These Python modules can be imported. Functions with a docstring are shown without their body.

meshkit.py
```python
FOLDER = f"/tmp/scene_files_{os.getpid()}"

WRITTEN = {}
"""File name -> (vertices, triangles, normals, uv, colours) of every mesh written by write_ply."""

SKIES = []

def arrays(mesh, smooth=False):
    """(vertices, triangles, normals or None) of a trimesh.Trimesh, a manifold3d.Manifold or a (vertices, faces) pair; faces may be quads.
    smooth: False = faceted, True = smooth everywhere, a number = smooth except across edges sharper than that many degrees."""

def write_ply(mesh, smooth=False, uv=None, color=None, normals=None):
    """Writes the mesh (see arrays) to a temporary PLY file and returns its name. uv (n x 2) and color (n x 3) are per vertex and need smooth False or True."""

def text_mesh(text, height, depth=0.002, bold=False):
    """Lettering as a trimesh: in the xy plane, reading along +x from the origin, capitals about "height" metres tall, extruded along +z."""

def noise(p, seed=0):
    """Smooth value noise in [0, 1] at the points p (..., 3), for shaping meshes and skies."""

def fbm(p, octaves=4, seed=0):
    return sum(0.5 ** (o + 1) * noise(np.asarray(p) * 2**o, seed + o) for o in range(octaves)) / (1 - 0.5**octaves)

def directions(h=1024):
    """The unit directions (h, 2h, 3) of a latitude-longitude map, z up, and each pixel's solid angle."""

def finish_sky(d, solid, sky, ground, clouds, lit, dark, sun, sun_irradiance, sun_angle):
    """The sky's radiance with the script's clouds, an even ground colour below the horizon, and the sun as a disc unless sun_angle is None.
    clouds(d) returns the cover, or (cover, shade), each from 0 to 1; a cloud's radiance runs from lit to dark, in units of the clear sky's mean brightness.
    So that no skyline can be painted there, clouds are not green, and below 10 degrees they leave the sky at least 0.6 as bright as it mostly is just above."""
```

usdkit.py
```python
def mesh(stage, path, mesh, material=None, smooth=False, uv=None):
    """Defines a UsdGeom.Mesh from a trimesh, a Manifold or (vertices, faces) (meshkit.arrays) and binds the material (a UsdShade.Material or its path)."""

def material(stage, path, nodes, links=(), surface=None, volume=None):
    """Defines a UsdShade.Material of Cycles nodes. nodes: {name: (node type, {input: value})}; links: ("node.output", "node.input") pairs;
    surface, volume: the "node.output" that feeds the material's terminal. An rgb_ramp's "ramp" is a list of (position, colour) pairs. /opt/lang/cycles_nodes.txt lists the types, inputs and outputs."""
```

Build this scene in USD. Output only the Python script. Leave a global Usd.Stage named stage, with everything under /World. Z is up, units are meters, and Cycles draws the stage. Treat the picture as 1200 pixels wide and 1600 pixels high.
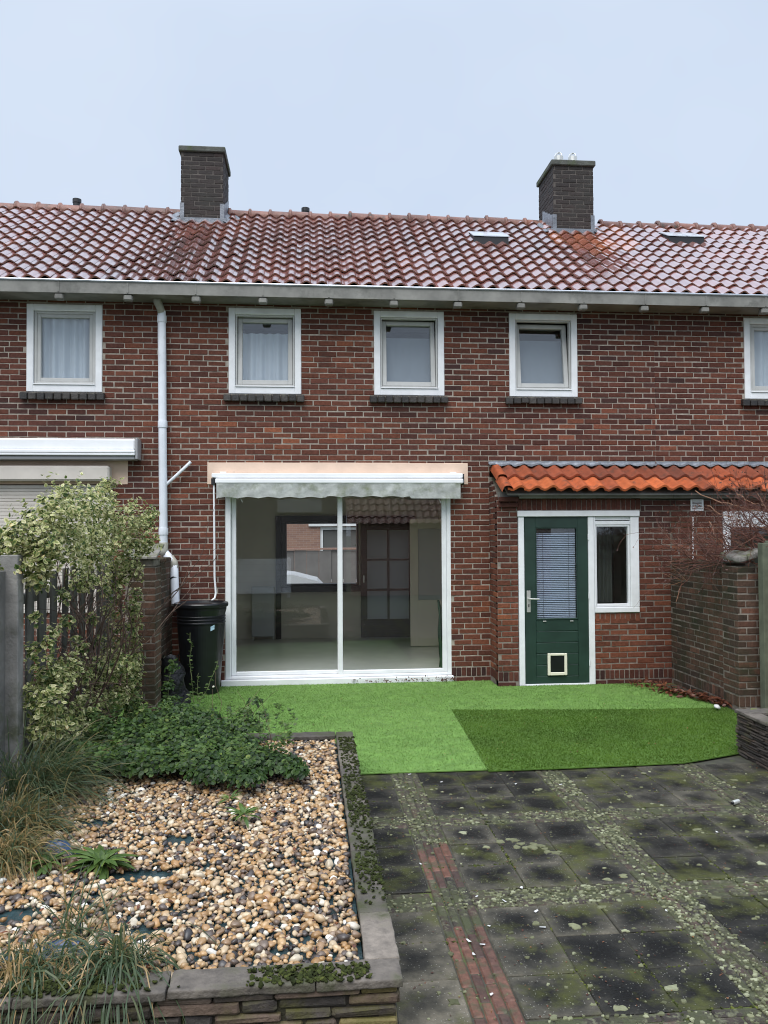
import math, random
import numpy as np
import trimesh
from scipy.spatial import ConvexHull
from shapely.geometry import Polygon, box as sbox
from shapely.ops import unary_union
from pxr import Usd, UsdGeom, UsdLux, UsdShade, Gf, Sdf, Vt
import usdkit, meshkit

stage = Usd.Stage.CreateInMemory()
UsdGeom.SetStageUpAxis(stage, 'Z')
UsdGeom.SetStageMetersPerUnit(stage, 1.0)
W = UsdGeom.Xform.Define(stage, '/World')
UsdGeom.Scope.Define(stage, '/World/Looks')
rng = np.random.default_rng(7)
random.seed(7)

# ------------------------------------------------------------------ camera, sky, sun
FPX, PITCH, YAW, ROLL, CH, CD = 1261.79, .0251, .0912, -.0053, 1.8254, 9.825
fw = np.array([math.sin(YAW) * math.cos(PITCH), math.cos(YAW) * math.cos(PITCH), math.sin(PITCH)])
rt = np.array([math.cos(YAW), -math.sin(YAW), 0.0])
up = np.cross(rt, fw)
rt, up = math.cos(ROLL) * rt + math.sin(ROLL) * up, -math.sin(ROLL) * rt + math.cos(ROLL) * up
CAM = np.array([0, -CD, CH])
cam = UsdGeom.Camera.Define(stage, '/World/camera')
m4 = np.eye(4); m4[0, :3] = rt; m4[1, :3] = up; m4[2, :3] = -fw; m4[3, :3] = CAM
cam.AddTransformOp().Set(Gf.Matrix4d(*m4.ravel().tolist()))
cam.CreateHorizontalApertureAttr(36.0)
cam.CreateVerticalApertureAttr(48.0)
cam.CreateFocalLengthAttr(36.0 * FPX / 1200)
cam.CreateClippingRangeAttr((0.05, 5000.0))
cam.CreateExposureAttr(0.98)

SUN_DIR = np.array([-.22, -.50, .84]); SUN_DIR /= np.linalg.norm(SUN_DIR)
ELEV, ROT = math.asin(SUN_DIR[2]), math.atan2(SUN_DIR[0], SUN_DIR[1])
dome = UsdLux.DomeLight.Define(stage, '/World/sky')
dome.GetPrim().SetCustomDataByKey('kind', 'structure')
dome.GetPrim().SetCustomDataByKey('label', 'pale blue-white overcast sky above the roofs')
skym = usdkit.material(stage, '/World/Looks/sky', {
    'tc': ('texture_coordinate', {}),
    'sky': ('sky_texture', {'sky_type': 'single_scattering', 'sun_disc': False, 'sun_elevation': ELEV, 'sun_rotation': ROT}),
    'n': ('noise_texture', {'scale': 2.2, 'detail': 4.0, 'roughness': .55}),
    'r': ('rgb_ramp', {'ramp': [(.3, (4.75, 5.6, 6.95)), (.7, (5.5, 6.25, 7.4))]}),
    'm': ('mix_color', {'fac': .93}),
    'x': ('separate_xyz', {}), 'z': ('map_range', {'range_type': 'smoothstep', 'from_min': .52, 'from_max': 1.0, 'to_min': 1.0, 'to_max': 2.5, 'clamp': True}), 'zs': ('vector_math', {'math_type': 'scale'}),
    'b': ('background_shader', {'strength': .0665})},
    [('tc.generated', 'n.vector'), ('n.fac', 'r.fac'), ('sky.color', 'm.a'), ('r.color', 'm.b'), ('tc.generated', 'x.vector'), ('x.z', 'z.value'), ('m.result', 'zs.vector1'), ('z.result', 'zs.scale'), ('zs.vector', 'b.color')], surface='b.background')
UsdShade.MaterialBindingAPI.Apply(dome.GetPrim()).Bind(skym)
sun = UsdLux.DistantLight.Define(stage, '/World/sun')
sun.CreateIntensityAttr(.4); sun.CreateAngleAttr(50.0); sun.CreateColorAttr(Gf.Vec3f(1, .97, .93))
sun.GetPrim().CreateAttribute('inputs:normalize', Sdf.ValueTypeNames.Bool).Set(True)
zz = SUN_DIR; xx = np.cross([0, 0, 1.0], zz); xx /= np.linalg.norm(xx); yy = np.cross(zz, xx)
ms = np.eye(4); ms[0, :3] = xx; ms[1, :3] = yy; ms[2, :3] = zz
sun.AddTransformOp().Set(Gf.Matrix4d(*ms.ravel().tolist()))

# ------------------------------------------------------------------ helpers
COUNT = {}
def numbered(parent, name):
    k = parent + '/' + name; n = COUNT.get(k, 0); COUNT[k] = n + 1
    return k if n == 0 else f'{k}_{n:03d}'

def path_of(p):
    return '/World' if p is None else (p if isinstance(p, str) else str(p.GetPath()))

def tag(p, label=None, cat=None, group=None, kind=None):
    for k, v in (('label', label), ('category', cat), ('group', group), ('kind', kind)):
        if v: p.SetCustomDataByKey(k, v)
    return p

class B:
    """collects pieces of one mesh, with a tint (three numbers per vertex) for the material"""
    def __init__(s): s.v, s.f, s.t, s.n = [], [], [], 0
    def add(s, v, f, tint=(.5, .5, .5)):
        v = np.asarray(v, float); f = np.asarray(f, int)
        if f.ndim == 2 and f.shape[1] == 4: f = np.vstack([f[:, [0, 1, 2]], f[:, [0, 2, 3]]])
        t = np.asarray(tint, float)
        if t.ndim == 1: t = np.tile(t, (len(v), 1))
        s.v.append(v); s.f.append(f + s.n); s.t.append(t); s.n += len(v)
        return s
    def merge(s, o):
        for v, f, t in zip(o.v, o.f, o.t):
            pass
        V, F, T = o.arrays()
        return s.add(V, F, T)
    def arrays(s): return np.vstack(s.v), np.vstack(s.f), np.vstack(s.t)

def obj(name, b, mat, parent=None, label=None, cat=None, group=None, kind=None, smooth=False, loc=None):
    if isinstance(b, tuple): b = B().add(*b)
    v, f, t = b.arrays()
    m = UsdGeom.Mesh.Define(stage, numbered(path_of(parent), name))
    if loc is not None:
        v = v - np.asarray(loc); m.AddTranslateOp().Set(Gf.Vec3d(*map(float, loc)))
    m.CreatePointsAttr(Vt.Vec3fArray.FromNumpy(v.astype(np.float32)))
    m.CreateFaceVertexCountsAttr(Vt.IntArray.FromNumpy(np.full(len(f), 3, np.int32)))
    m.CreateFaceVertexIndicesAttr(Vt.IntArray.FromNumpy(f.astype(np.int32).ravel()))
    m.CreateSubdivisionSchemeAttr('none')
    if smooth:
        n = np.zeros_like(v); fn = np.cross(v[f[:, 1]] - v[f[:, 0]], v[f[:, 2]] - v[f[:, 0]])
        for k in range(3): np.add.at(n, f[:, k], fn)
        l = np.linalg.norm(n, axis=1, keepdims=True)
        n = np.where(l > 0, n / np.maximum(l, 1e-30), [0, 0, 1.0])
        m.CreateNormalsAttr(Vt.Vec3fArray.FromNumpy(n.astype(np.float32))); m.SetNormalsInterpolation('vertex')
    UsdGeom.PrimvarsAPI(m).CreatePrimvar('tint', Sdf.ValueTypeNames.Color3fArray, 'vertex').Set(Vt.Vec3fArray.FromNumpy(t.astype(np.float32)))
    UsdShade.MaterialBindingAPI.Apply(m.GetPrim()).Bind(mat)
    return tag(m.GetPrim(), label, cat, group, kind)

def thing(name, label, cat, loc=None, group=None, kind=None):
    x = UsdGeom.Xform.Define(stage, numbered('/World', name))
    return tag(x.GetPrim(), label, cat, group, kind)

def _cb():
    s = [(a, b, c) for a in (-1, 1) for b in (-1, 1) for c in (-1, 1)]
    P = np.array([[x if k == a else x * .8 for k, x in enumerate(q)] for q in s for a in range(3)], float)
    h = ConvexHull(P); F = h.simplices.copy()
    for i, t in enumerate(F):
        if np.dot(np.cross(P[t[1]] - P[t[0]], P[t[2]] - P[t[0]]), h.equations[i, :3]) < 0: F[i] = t[::-1]
    S = np.array([q for q in s for a in range(3)], float); E = np.array([[k == a for k in range(3)] for q in s for a in range(3)])
    return S, E, F
CS, CE, CF = _cb()
def cbox(lo, hi, c=.003):
    """a box with chamfered edges: 24 vertices, 44 triangles"""
    lo, hi = np.asarray(lo, float), np.asarray(hi, float)
    h = (hi - lo) / 2; c = min(c, h.min() * .45)
    return (lo + hi) / 2 + CS * (h - np.where(CE, 0, c)), CF
BF = np.array([[0, 2, 3, 1], [4, 5, 7, 6], [0, 1, 5, 4], [2, 6, 7, 3], [0, 4, 6, 2], [1, 3, 7, 5]])
def pbox(lo, hi):
    lo, hi = np.asarray(lo, float), np.asarray(hi, float)
    return np.array([[(lo, hi)[i][0], (lo, hi)[j][1], (lo, hi)[k][2]] for i in (0, 1) for j in (0, 1) for k in (0, 1)]), BF
def boxes(*bs, c=.003, tint=(.5, .5, .5)):
    b = B()
    for lo, hi in bs: b.add(*cbox(lo, hi, c), tint)
    return b
def frame_b(x0, x1, z0, z1, w, y0, y1, c=.004):
    """a rectangular frame of four members butted end to end, in the xz plane; w = (left, right, bottom, top)"""
    l, r, bo, to = w if np.ndim(w) else (w,) * 4
    return boxes(((x0, y0, z0), (x0 + l, y1, z1)), ((x1 - r, y0, z0), (x1, y1, z1)), ((x0 + l, y0, z0), (x1 - r, y1, z0 + bo)), ((x0 + l, y0, z1 - to), (x1 - r, y1, z1)), c=c)
def quad(a, b, c, d): return np.array([a, b, c, d], float), np.array([[0, 1, 2, 3]])
def tube(pts, r, n=8, cap=True):
    pts = np.asarray(pts, float); r = np.broadcast_to(np.asarray(r, float), len(pts))
    T = np.gradient(pts, axis=0); T /= np.maximum(np.linalg.norm(T, axis=1, keepdims=True), 1e-9)
    a = np.array([0, 0, 1.0]) if abs(T[0, 2]) < .9 else np.array([1.0, 0, 0])
    V = []
    for p, t, q in zip(pts, T, r):
        u = np.cross(a, t); u /= max(np.linalg.norm(u), 1e-9); w = np.cross(t, u); a = w if abs(np.dot(w, t)) < .9 else a
        th = np.arange(n) * 2 * np.pi / n
        V.append(p + q * (np.cos(th)[:, None] * u + np.sin(th)[:, None] * w))
        a = w
    V = np.vstack(V); F = []
    for i in range(len(pts) - 1):
        for k in range(n):
            k2 = (k + 1) % n
            F += [[i * n + k, i * n + k2, i * n + n + k2], [i * n + k, i * n + n + k2, i * n + n + k]]
    if cap:
        V = np.vstack([V, pts[0], pts[-1]]); a0, a1 = len(V) - 2, len(V) - 1; o = (len(pts) - 1) * n
        for k in range(n): F += [[a0, (k + 1) % n, k], [a1, o + k, o + (k + 1) % n]]
    return V, np.array(F)
def lathe(prof, n=32, centre=(0, 0, 0)):
    prof = np.asarray(prof, float); th = np.arange(n) * 2 * np.pi / n
    V = np.vstack([np.stack([r * np.cos(th), r * np.sin(th), np.full(n, z)], 1) for r, z in prof]) + np.asarray(centre)
    F = []
    for i in range(len(prof) - 1):
        for k in range(n):
            k2 = (k + 1) % n; F += [[i * n + k, i * n + k2, i * n + n + k2], [i * n + k, i * n + n + k2, i * n + n + k]]
    return V, np.array(F)
def grid(P):
    """P: (a, b, 3) points -> one sheet"""
    a, b = P.shape[:2]; i = np.arange(a * b).reshape(a, b)
    return P.reshape(-1, 3), np.stack([i[:-1, :-1], i[1:, :-1], i[1:, 1:], i[:-1, 1:]], -1).reshape(-1, 4)
def slab(poly, y0, y1):
    """a polygon of (x, z) extruded along y from y0 to y1"""
    b = B()
    for g in getattr(poly, 'geoms', [poly]):
        m = trimesh.creation.extrude_polygon(g, abs(y1 - y0), engine='earcut')
        v = np.array(m.vertices); b.add(np.stack([v[:, 0], max(y0, y1) - v[:, 2], v[:, 1]], 1), np.array(m.faces))
    return b
def oriented(v, O, U, N):
    """local (u, n, z) -> world"""
    v = np.asarray(v); return np.asarray(O) + v[:, :1] * np.asarray(U) + v[:, 1:2] * np.asarray(N) + v[:, 2:] * np.array([0, 0, 1.0])

# ------------------------------------------------------------------ materials
def mat(name, base, rough=.6, spec=.5, noise=None, bump=None, tint=None, metallic=0.0, coat=0.0, moss=None, stain=None, trans=0.0, rnoise=None, coat_ior=1.5):
    """base: a colour, or (with tint) a ramp read by tint.r; tint.g scales the value.
    noise: (scale, low, high) value variation. stain, moss: (colour, scale, from, to, upward weight). bump: (scale, distance)."""
    n, l = {}, []
    n['p'] = ('principled_bsdf', {'roughness': rough, 'specular_ior_level': spec, 'metallic': metallic, 'coat_weight': coat, 'coat_roughness': .12, 'coat_ior': coat_ior})
    n['g'] = ('geometry', {})
    cur = None
    if tint:
        n['at'] = ('attribute', {'attribute': 'tint'}); n['sp'] = ('separate_color', {'color_type': 'rgb'})
        l += [('at.color', 'sp.color')]
        n['rp'] = ('rgb_ramp', {'ramp': base}); l += [('sp.r', 'rp.fac')]
        n['mr'] = ('map_range', {'from_min': 0.0, 'from_max': 1.0, 'to_min': .55, 'to_max': 1.45}); l += [('sp.g', 'mr.value')]
        n['vm'] = ('vector_math', {'math_type': 'scale'}); l += [('rp.color', 'vm.vector1'), ('mr.result', 'vm.scale')]
        cur = 'vm.vector'
    else:
        n['bc'] = ('color', {'value': base}); cur = 'bc.color'
    if noise:
        n['n1'] = ('noise_texture', {'scale': noise[0], 'detail': 5.0, 'roughness': .6}); l += [('g.position', 'n1.vector')]
        n['m1'] = ('map_range', {'from_min': .28, 'from_max': .72, 'to_min': noise[1], 'to_max': noise[2], 'clamp': True}); l += [('n1.fac', 'm1.value')]
        n['v1'] = ('vector_math', {'math_type': 'scale'}); l += [(cur, 'v1.vector1'), ('m1.result', 'v1.scale')]
        cur = 'v1.vector'
    for i, st in enumerate([x for x in (stain, moss) if x]):
        col, sc, a, b_, upw = st
        n[f'ns{i}'] = ('noise_texture', {'scale': sc, 'detail': 6.0, 'roughness': .65}); l += [('g.position', f'ns{i}.vector')]
        src = f'ns{i}.fac'
        if upw:
            n[f'sx{i}'] = ('separate_xyz', {}); l += [('g.normal', f'sx{i}.vector')]
            n[f'ma{i}'] = ('math', {'math_type': 'multiply_add', 'value2': upw}); l += [(f'sx{i}.z', f'ma{i}.value1'), (src, f'ma{i}.value3')]
            src = f'ma{i}.value'
        n[f'mp{i}'] = ('map_range', {'from_min': a, 'from_max': b_, 'to_min': 0.0, 'to_max': 1.0, 'clamp': True}); l += [(src, f'mp{i}.value')]
        n[f'mx{i}'] = ('mix_color', {'b': col}); l += [(f'mp{i}.result', f'mx{i}.fac'), (cur, f'mx{i}.a')]
        cur = f'mx{i}.result'
    l += [(cur, 'p.base_color')]
    if rnoise:
        n['rn'] = ('noise_texture', {'scale': rnoise[0], 'detail': 3.0}); l += [('g.position', 'rn.vector')]
        n['rm'] = ('map_range', {'from_min': .35, 'from_max': .65, 'to_min': rnoise[1], 'to_max': rnoise[2], 'clamp': True}); l += [('rn.fac', 'rm.value'), ('rm.result', 'p.roughness')]
    if bump:
        n['nb'] = ('noise_texture', {'scale': bump[0], 'detail': 4.0, 'roughness': .6}); l += [('g.position', 'nb.vector')]
        n['bp'] = ('bump', {'distance': bump[1], 'strength': 1.0}); l += [('nb.fac', 'bp.height'), ('bp.normal', 'p.normal')]
    surf = 'p.BSDF'
    if trans:
        n['tl'] = ('translucent_bsdf', {}); n['mc'] = ('mix_closure', {'fac': trans})
        l += [(cur, 'tl.color'), ('p.BSDF', 'mc.closure1'), ('tl.BSDF', 'mc.closure2')]; surf = 'mc.closure'
    return usdkit.material(stage, f'/World/Looks/{name}', n, l, surface=surf)

def glassmat(name, f0=.05, tintc=(.93, .95, .95), rough=.0):
    """a clear pane that mirrors alike from both sides (Schlick's curve of the view angle)"""
    return usdkit.material(stage, f'/World/Looks/{name}', {
        't': ('transparent_bsdf', {'color': tintc}), 'g': ('glossy_bsdf', {'color': (1, 1, 1), 'roughness': rough}), 'w': ('layer_weight', {'blend': .5}),
        'p': ('math', {'math_type': 'power', 'value2': 5.0}), 'f': ('math', {'math_type': 'multiply_add', 'value2': .8, 'value3': f0}), 'm': ('mix_closure', {})},
        [('w.facing', 'p.value1'), ('p.value', 'f.value1'), ('f.value', 'm.fac'), ('t.BSDF', 'm.closure1'), ('g.BSDF', 'm.closure2')], surface='m.closure')

BRICKRAMP = [(0, (.046, .023, .021)), (.22, (.076, .029, .022)), (.5, (.112, .040, .026)), (.78, (.158, .054, .031)), (1, (.235, .080, .039))]
M = {}
M['brick'] = mat('brick', BRICKRAMP, rough=.75, tint=True, noise=(38, .72, 1.3), bump=(90, .004), stain=((.040, .024, .021), 2.2, .58, .90, 0), spec=.2)
M['mossy_brick'] = mat('mossy_brick', [(0, (.042, .030, .022)), (.4, (.100, .056, .038)), (.8, (.155, .068, .044)), (1, (.20, .085, .052))], rough=.8, tint=True, noise=(30, .65, 1.3), bump=(80, .005),
                       moss=((.032, .034, .017), 3.2, .47, .68, .12), spec=.3)
M['mortar'] = mat('mortar', (.37, .325, .275), rough=.9, noise=(14, .55, 1.2), bump=(150, .003), spec=.2)
M['dark_mortar'] = mat('dark_mortar', (.27, .235, .20), rough=.9, noise=(10, .45, 1.25), bump=(150, .003), spec=.2, moss=((.05, .05, .03), 3.0, .5, .7, .1))
M['pantile'] = mat('pantile', [(0, (.075, .030, .026)), (.35, (.125, .036, .026)), (.7, (.180, .048, .030)), (.85, (.225, .062, .03)), (1, (.33, .095, .03))], rough=.3, spec=1.0, tint=True, noise=(18, .7, 1.25),
                  stain=((.03, .028, .022), 6, .62, .82, 0), rnoise=(9, .15, .34), coat=1.0, coat_ior=1.95, bump=(40, .002))
M['orange_tile'] = mat('orange_tile', [(0, (.11, .035, .022)), (.4, (.27, .062, .024)), (.75, (.42, .095, .028)), (1, (.50, .125, .036))], rough=.6, tint=True, noise=(14, .7, 1.15), bump=(60, .004), stain=((.06, .04, .028), 9, .54, .74, 0))
M['ridge_tile'] = mat('ridge_tile', [(0, (.13, .06, .045)), (1, (.26, .11, .075))], rough=.5, tint=True, noise=(12, .6, 1.2), bump=(50, .004), stain=((.04, .035, .025), 7, .56, .7, 0))
M['white_paint'] = mat('white_paint', (.82, .83, .84), rough=.35, noise=(6, .88, 1.04), bump=(60, .001), stain=((.55, .55, .5), 9, .68, .85, 0))
M['white_plastic'] = mat('white_plastic', (.80, .81, .82), rough=.3, noise=(4, .9, 1.05))
M['sash_grey'] = mat('sash_grey', (.50, .50, .48), rough=.35, noise=(5, .88, 1.08))
M['pipe_white'] = mat('pipe_white', (.74, .77, .82), rough=.35, noise=(5, .86, 1.05), stain=((.42, .42, .36), 6, .62, .8, 0))
M['pipe_grey'] = mat('pipe_grey', (.36, .35, .30), rough=.5, noise=(9, .7, 1.2))
M['gutter_wood'] = mat('gutter_wood', (.215, .21, .19), rough=.6, noise=(3, .62, 1.3), bump=(30, .002), stain=((.09, .09, .078), 4, .52, .74, 0))
M['zinc'] = mat('zinc', (.50, .53, .58), rough=.38, metallic=.6, noise=(8, .75, 1.1))
M['lead'] = mat('lead', (.20, .215, .24), rough=.42, metallic=.35, noise=(9, .65, 1.25), bump=(25, .006))
M['plaster'] = mat('plaster', (.72, .54, .42), rough=.8, noise=(3, .88, 1.07), bump=(70, .002), stain=((.45, .36, .30), 8, .64, .82, 0))
M['alu'] = mat('alu', (.86, .87, .88), rough=.3, metallic=.0, noise=(4, .92, 1.03))
M['alu_grey'] = mat('alu_grey', (.34, .34, .34), rough=.4, metallic=.3)
M['shutter'] = mat('shutter', (.60, .55, .49), rough=.45, noise=(5, .9, 1.06))
M['valance'] = mat('valance', (.58, .60, .57), rough=.85, noise=(7, .6, 1.15), bump=(45, .003), stain=((.24, .27, .17), 6.5, .48, .72, 0), trans=.25)
M['green_paint'] = mat('green_paint', (.017, .041, .030), rough=.4, noise=(5, .75, 1.25), bump=(40, .0015))
M['cream'] = mat('cream', (.78, .74, .60), rough=.4)
M['steel'] = mat('steel', (.62, .62, .58), rough=.35, metallic=.6)
M['black_plastic'] = mat('black_plastic', (.006, .0065, .008), rough=.33, noise=(9, .7, 1.5))
M['black_bag'] = mat('black_bag', (.004, .004, .005), rough=.4, bump=(14, .02))
M['sticker'] = mat('sticker', (.50, .70, .82), rough=.4, noise=(60, .5, 1.2))
M['blind'] = mat('blind', (.40, .47, .60), rough=.4, noise=(4, .9, 1.1))
M['curtain'] = mat('curtain', (.66, .70, .74), rough=.9, noise=(3, .92, 1.0), trans=.12)
M['screen'] = mat('screen', (.26, .285, .31), rough=.8, noise=(3, .95, 1.05))
M['dark_curtain'] = mat('dark_curtain', (.05, .055, .05), rough=.9)
M['green_curtain'] = mat('green_curtain', (.02, .06, .035), rough=.8)
M['room_wall'] = mat('room_wall', (.62, .57, .47), rough=.85, noise=(2, .92, 1.05))
M['room_dark'] = mat('room_dark', (.10, .10, .095), rough=.9)
M['laminate'] = mat('laminate', (.62, .61, .57), rough=.25, spec=.8, noise=(3, .9, 1.08))
M['dark_wood'] = mat('dark_wood', (.022, .011, .010), rough=.4, noise=(9, .7, 1.4))
M['frosted'] = mat('frosted', (.42, .43, .42), rough=.25)
M['glass'] = glassmat('glass', .055, (.965, .975, .97))
M['glass_up'] = glassmat('glass_up', .07, (.92, .94, .95))
M['black_sill'] = mat('black_sill', [(0, (.02, .018, .017)), (1, (.055, .048, .042))], rough=.45, tint=True, noise=(20, .6, 1.4), moss=((.16, .15, .10), 16, .62, .8, .14), bump=(60, .004))
M['black_metal'] = mat('black_metal', (.015, .016, .018), rough=.45)
M['skylight_glass'] = mat('skylight_glass', (.55, .60, .65), rough=.12, spec=.8, noise=(8, .8, 1.15))
M['turf_base'] = mat('turf_base', (.118, .225, .044), rough=.9, noise=(7, .7, 1.3))
M['turf_base_dark'] = mat('turf_base_dark', (.058, .122, .011), rough=.9, noise=(7, .8, 1.2))
M['turf_light'] = mat('turf_light', [(0, (.140, .265, .052)), (1, (.225, .36, .100))], rough=.6, tint=True, noise=(1.3, .80, 1.12), trans=.25, spec=.3)
M['turf_dark'] = mat('turf_dark', [(0, (.056, .120, .010)), (1, (.092, .165, .019))], rough=.6, tint=True, noise=(1.6, .68, 1.3), trans=.25, spec=.3)
M['soil'] = mat('soil', (.030, .024, .017), rough=.95, noise=(6, .6, 1.4), bump=(20, .02), moss=((.04, .055, .012), 4, .5, .7, 0))
M['joint'] = mat('joint', (.045, .044, .032), rough=.95, noise=(12, .6, 1.4), moss=((.075, .095, .018), 3.2, .48, .62, 0))
M['ground'] = mat('ground', (.05, .06, .03), rough=.95, noise=(1.5, .6, 1.4))

ALL_BRICKS = {}
# ------------------------------------------------------------------ brick walls
def wall_bricks(O, U, N, u0, u1, z0, z1, holes, tone, course=.0670, pitch=.2205, bl=.2095, bh=.0555, proud=.0045, seed=0, phase=0.0):
    """bricks of one leaf of wall: a list of (centre, mesh, size). holes: shapely polygons in (u, z)"""
    r = np.random.default_rng(seed); out = []
    hs = unary_union(holes) if holes else None
    n = int(round((z1 - z0) / course)); course = (z1 - z0) / max(n, 1)
    for i in range(n):
        zb = z0 + i * course + (course - bh) / 2
        off = (i % 2) * pitch / 2 + phase + r.uniform(-.012, .012)
        if r.random() < .10: off += pitch / 4
        spans = [(u0, u1)]
        if hs is not None:
            line = sbox(u0, zb + .012, u1, zb + bh - .012)
            left = line.difference(hs)
            spans = []
            for g in getattr(left, 'geoms', [left]):
                if g.is_empty: continue
                a, _, b, _ = g.bounds; spans.append((a, b))
        for a, b in spans:
            u = math.floor((a - off) / pitch) * pitch + off
            while u < b:
                s, e = max(u + (pitch - bl) / 2, a), min(u + pitch - (pitch - bl) / 2, b)
                u += pitch
                if e - s < .03: continue
                j = r.normal(0, .0016, 6)
                pr = proud + r.normal(0, .0014)
                lo, hi = (s + j[0], -.02, zb + j[1]), (e + j[2], pr, zb + bh + j[3])
                v, f = cbox(lo, hi, .004)
                v = v.copy(); v[:, 2] += (v[:, 0] - s) * r.normal(0, .006)
                uc, zc = (s + e) / 2, zb + bh / 2
                t = tone(uc, zc, r)
                out.append((oriented([[uc, 0, zc]], O, U, N)[0], (oriented(v, O, U, N), flip(f, U, N), (t, .5 + r.normal(0, .13), .5)), e - s))
    return out
def flip(f, U, N):
    return f if np.dot(np.cross(U, N), [0, 0, 1]) > 0 else f[:, ::-1]
def soldier(O, U, N, u0, u1, z0, z1, tone, w=.062, proud=.006, seed=0, gap=.009):
    r = np.random.default_rng(seed); out = []; n = max(1, int(round((u1 - u0) / w))); w = (u1 - u0) / n
    for k in range(n):
        a = u0 + k * w; j = r.normal(0, .0014, 5)
        v, f = cbox((a + gap / 2 + j[0], -.02, z0 + .004 + j[1]), (a + w - gap / 2 + j[2], proud + j[4], z1 - .004 + j[3]), .004)
        out.append((oriented([[a + w / 2, 0, (z0 + z1) / 2]], O, U, N)[0], (oriented(v, O, U, N), flip(f, U, N), (tone(a, z0, r), .5 + r.normal(0, .13), .5)), .1))
    return out
def place_bricks(sets, limit=300, kindname='brick'):
    """sets: (parent, material, bricks). The bricks that show largest become parts, the rest one part per wall."""
    every = [(x[2] / np.linalg.norm(x[0] - CAM), k, i) for k, (p, m, bs) in enumerate(sets) for i, x in enumerate(bs)]
    every.sort(reverse=True)
    near = {(k, i) for _, k, i in every[:limit]}
    for k, (p, m, bs) in enumerate(sets):
        rest = B()
        for i, (c, g, l) in enumerate(bs):
            if (k, i) in near: obj(kindname, g, m, p)
            else: rest.add(*g)
        if rest.n: obj('further_brickwork', rest, m, p, kind='stuff')

def n2(x, y, s=0): return float(meshkit.fbm(np.array([[x, y, s * 7.3]]), 3, s)[0])
def tone_facade(u, z, r):
    b = .44 + .7 * (n2(u * .7, z * .9, 1) - .5) + r.normal(0, .14)
    for wx in WX:
        if wx - .1 < u < wx + WW + .1 and 3.1 < z < 3.45: b -= .16 * r.random()
    if z < 1.6: b += .08
    if 2.75 < z < 3.45 and r.random() < .25: b += .18
    return float(np.clip(b, .02, .98))
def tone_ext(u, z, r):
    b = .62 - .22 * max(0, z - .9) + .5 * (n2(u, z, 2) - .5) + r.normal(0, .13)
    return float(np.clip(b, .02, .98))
def tone_old(u, z, r): return float(np.clip(.40 + .9 * (n2(u * 1.3, z * 1.3, 3) - .5) + r.normal(0, .16) - .12 * max(0, z - .8), .02, .98))

# ------------------------------------------------------------------ ground
gx = np.linspace(-400, 400, 9)
obj('ground', grid(np.stack(np.meshgrid(gx, gx, [-.06], indexing='ij'), -1)[:, :, 0]), M['ground'], kind='structure')

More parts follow.
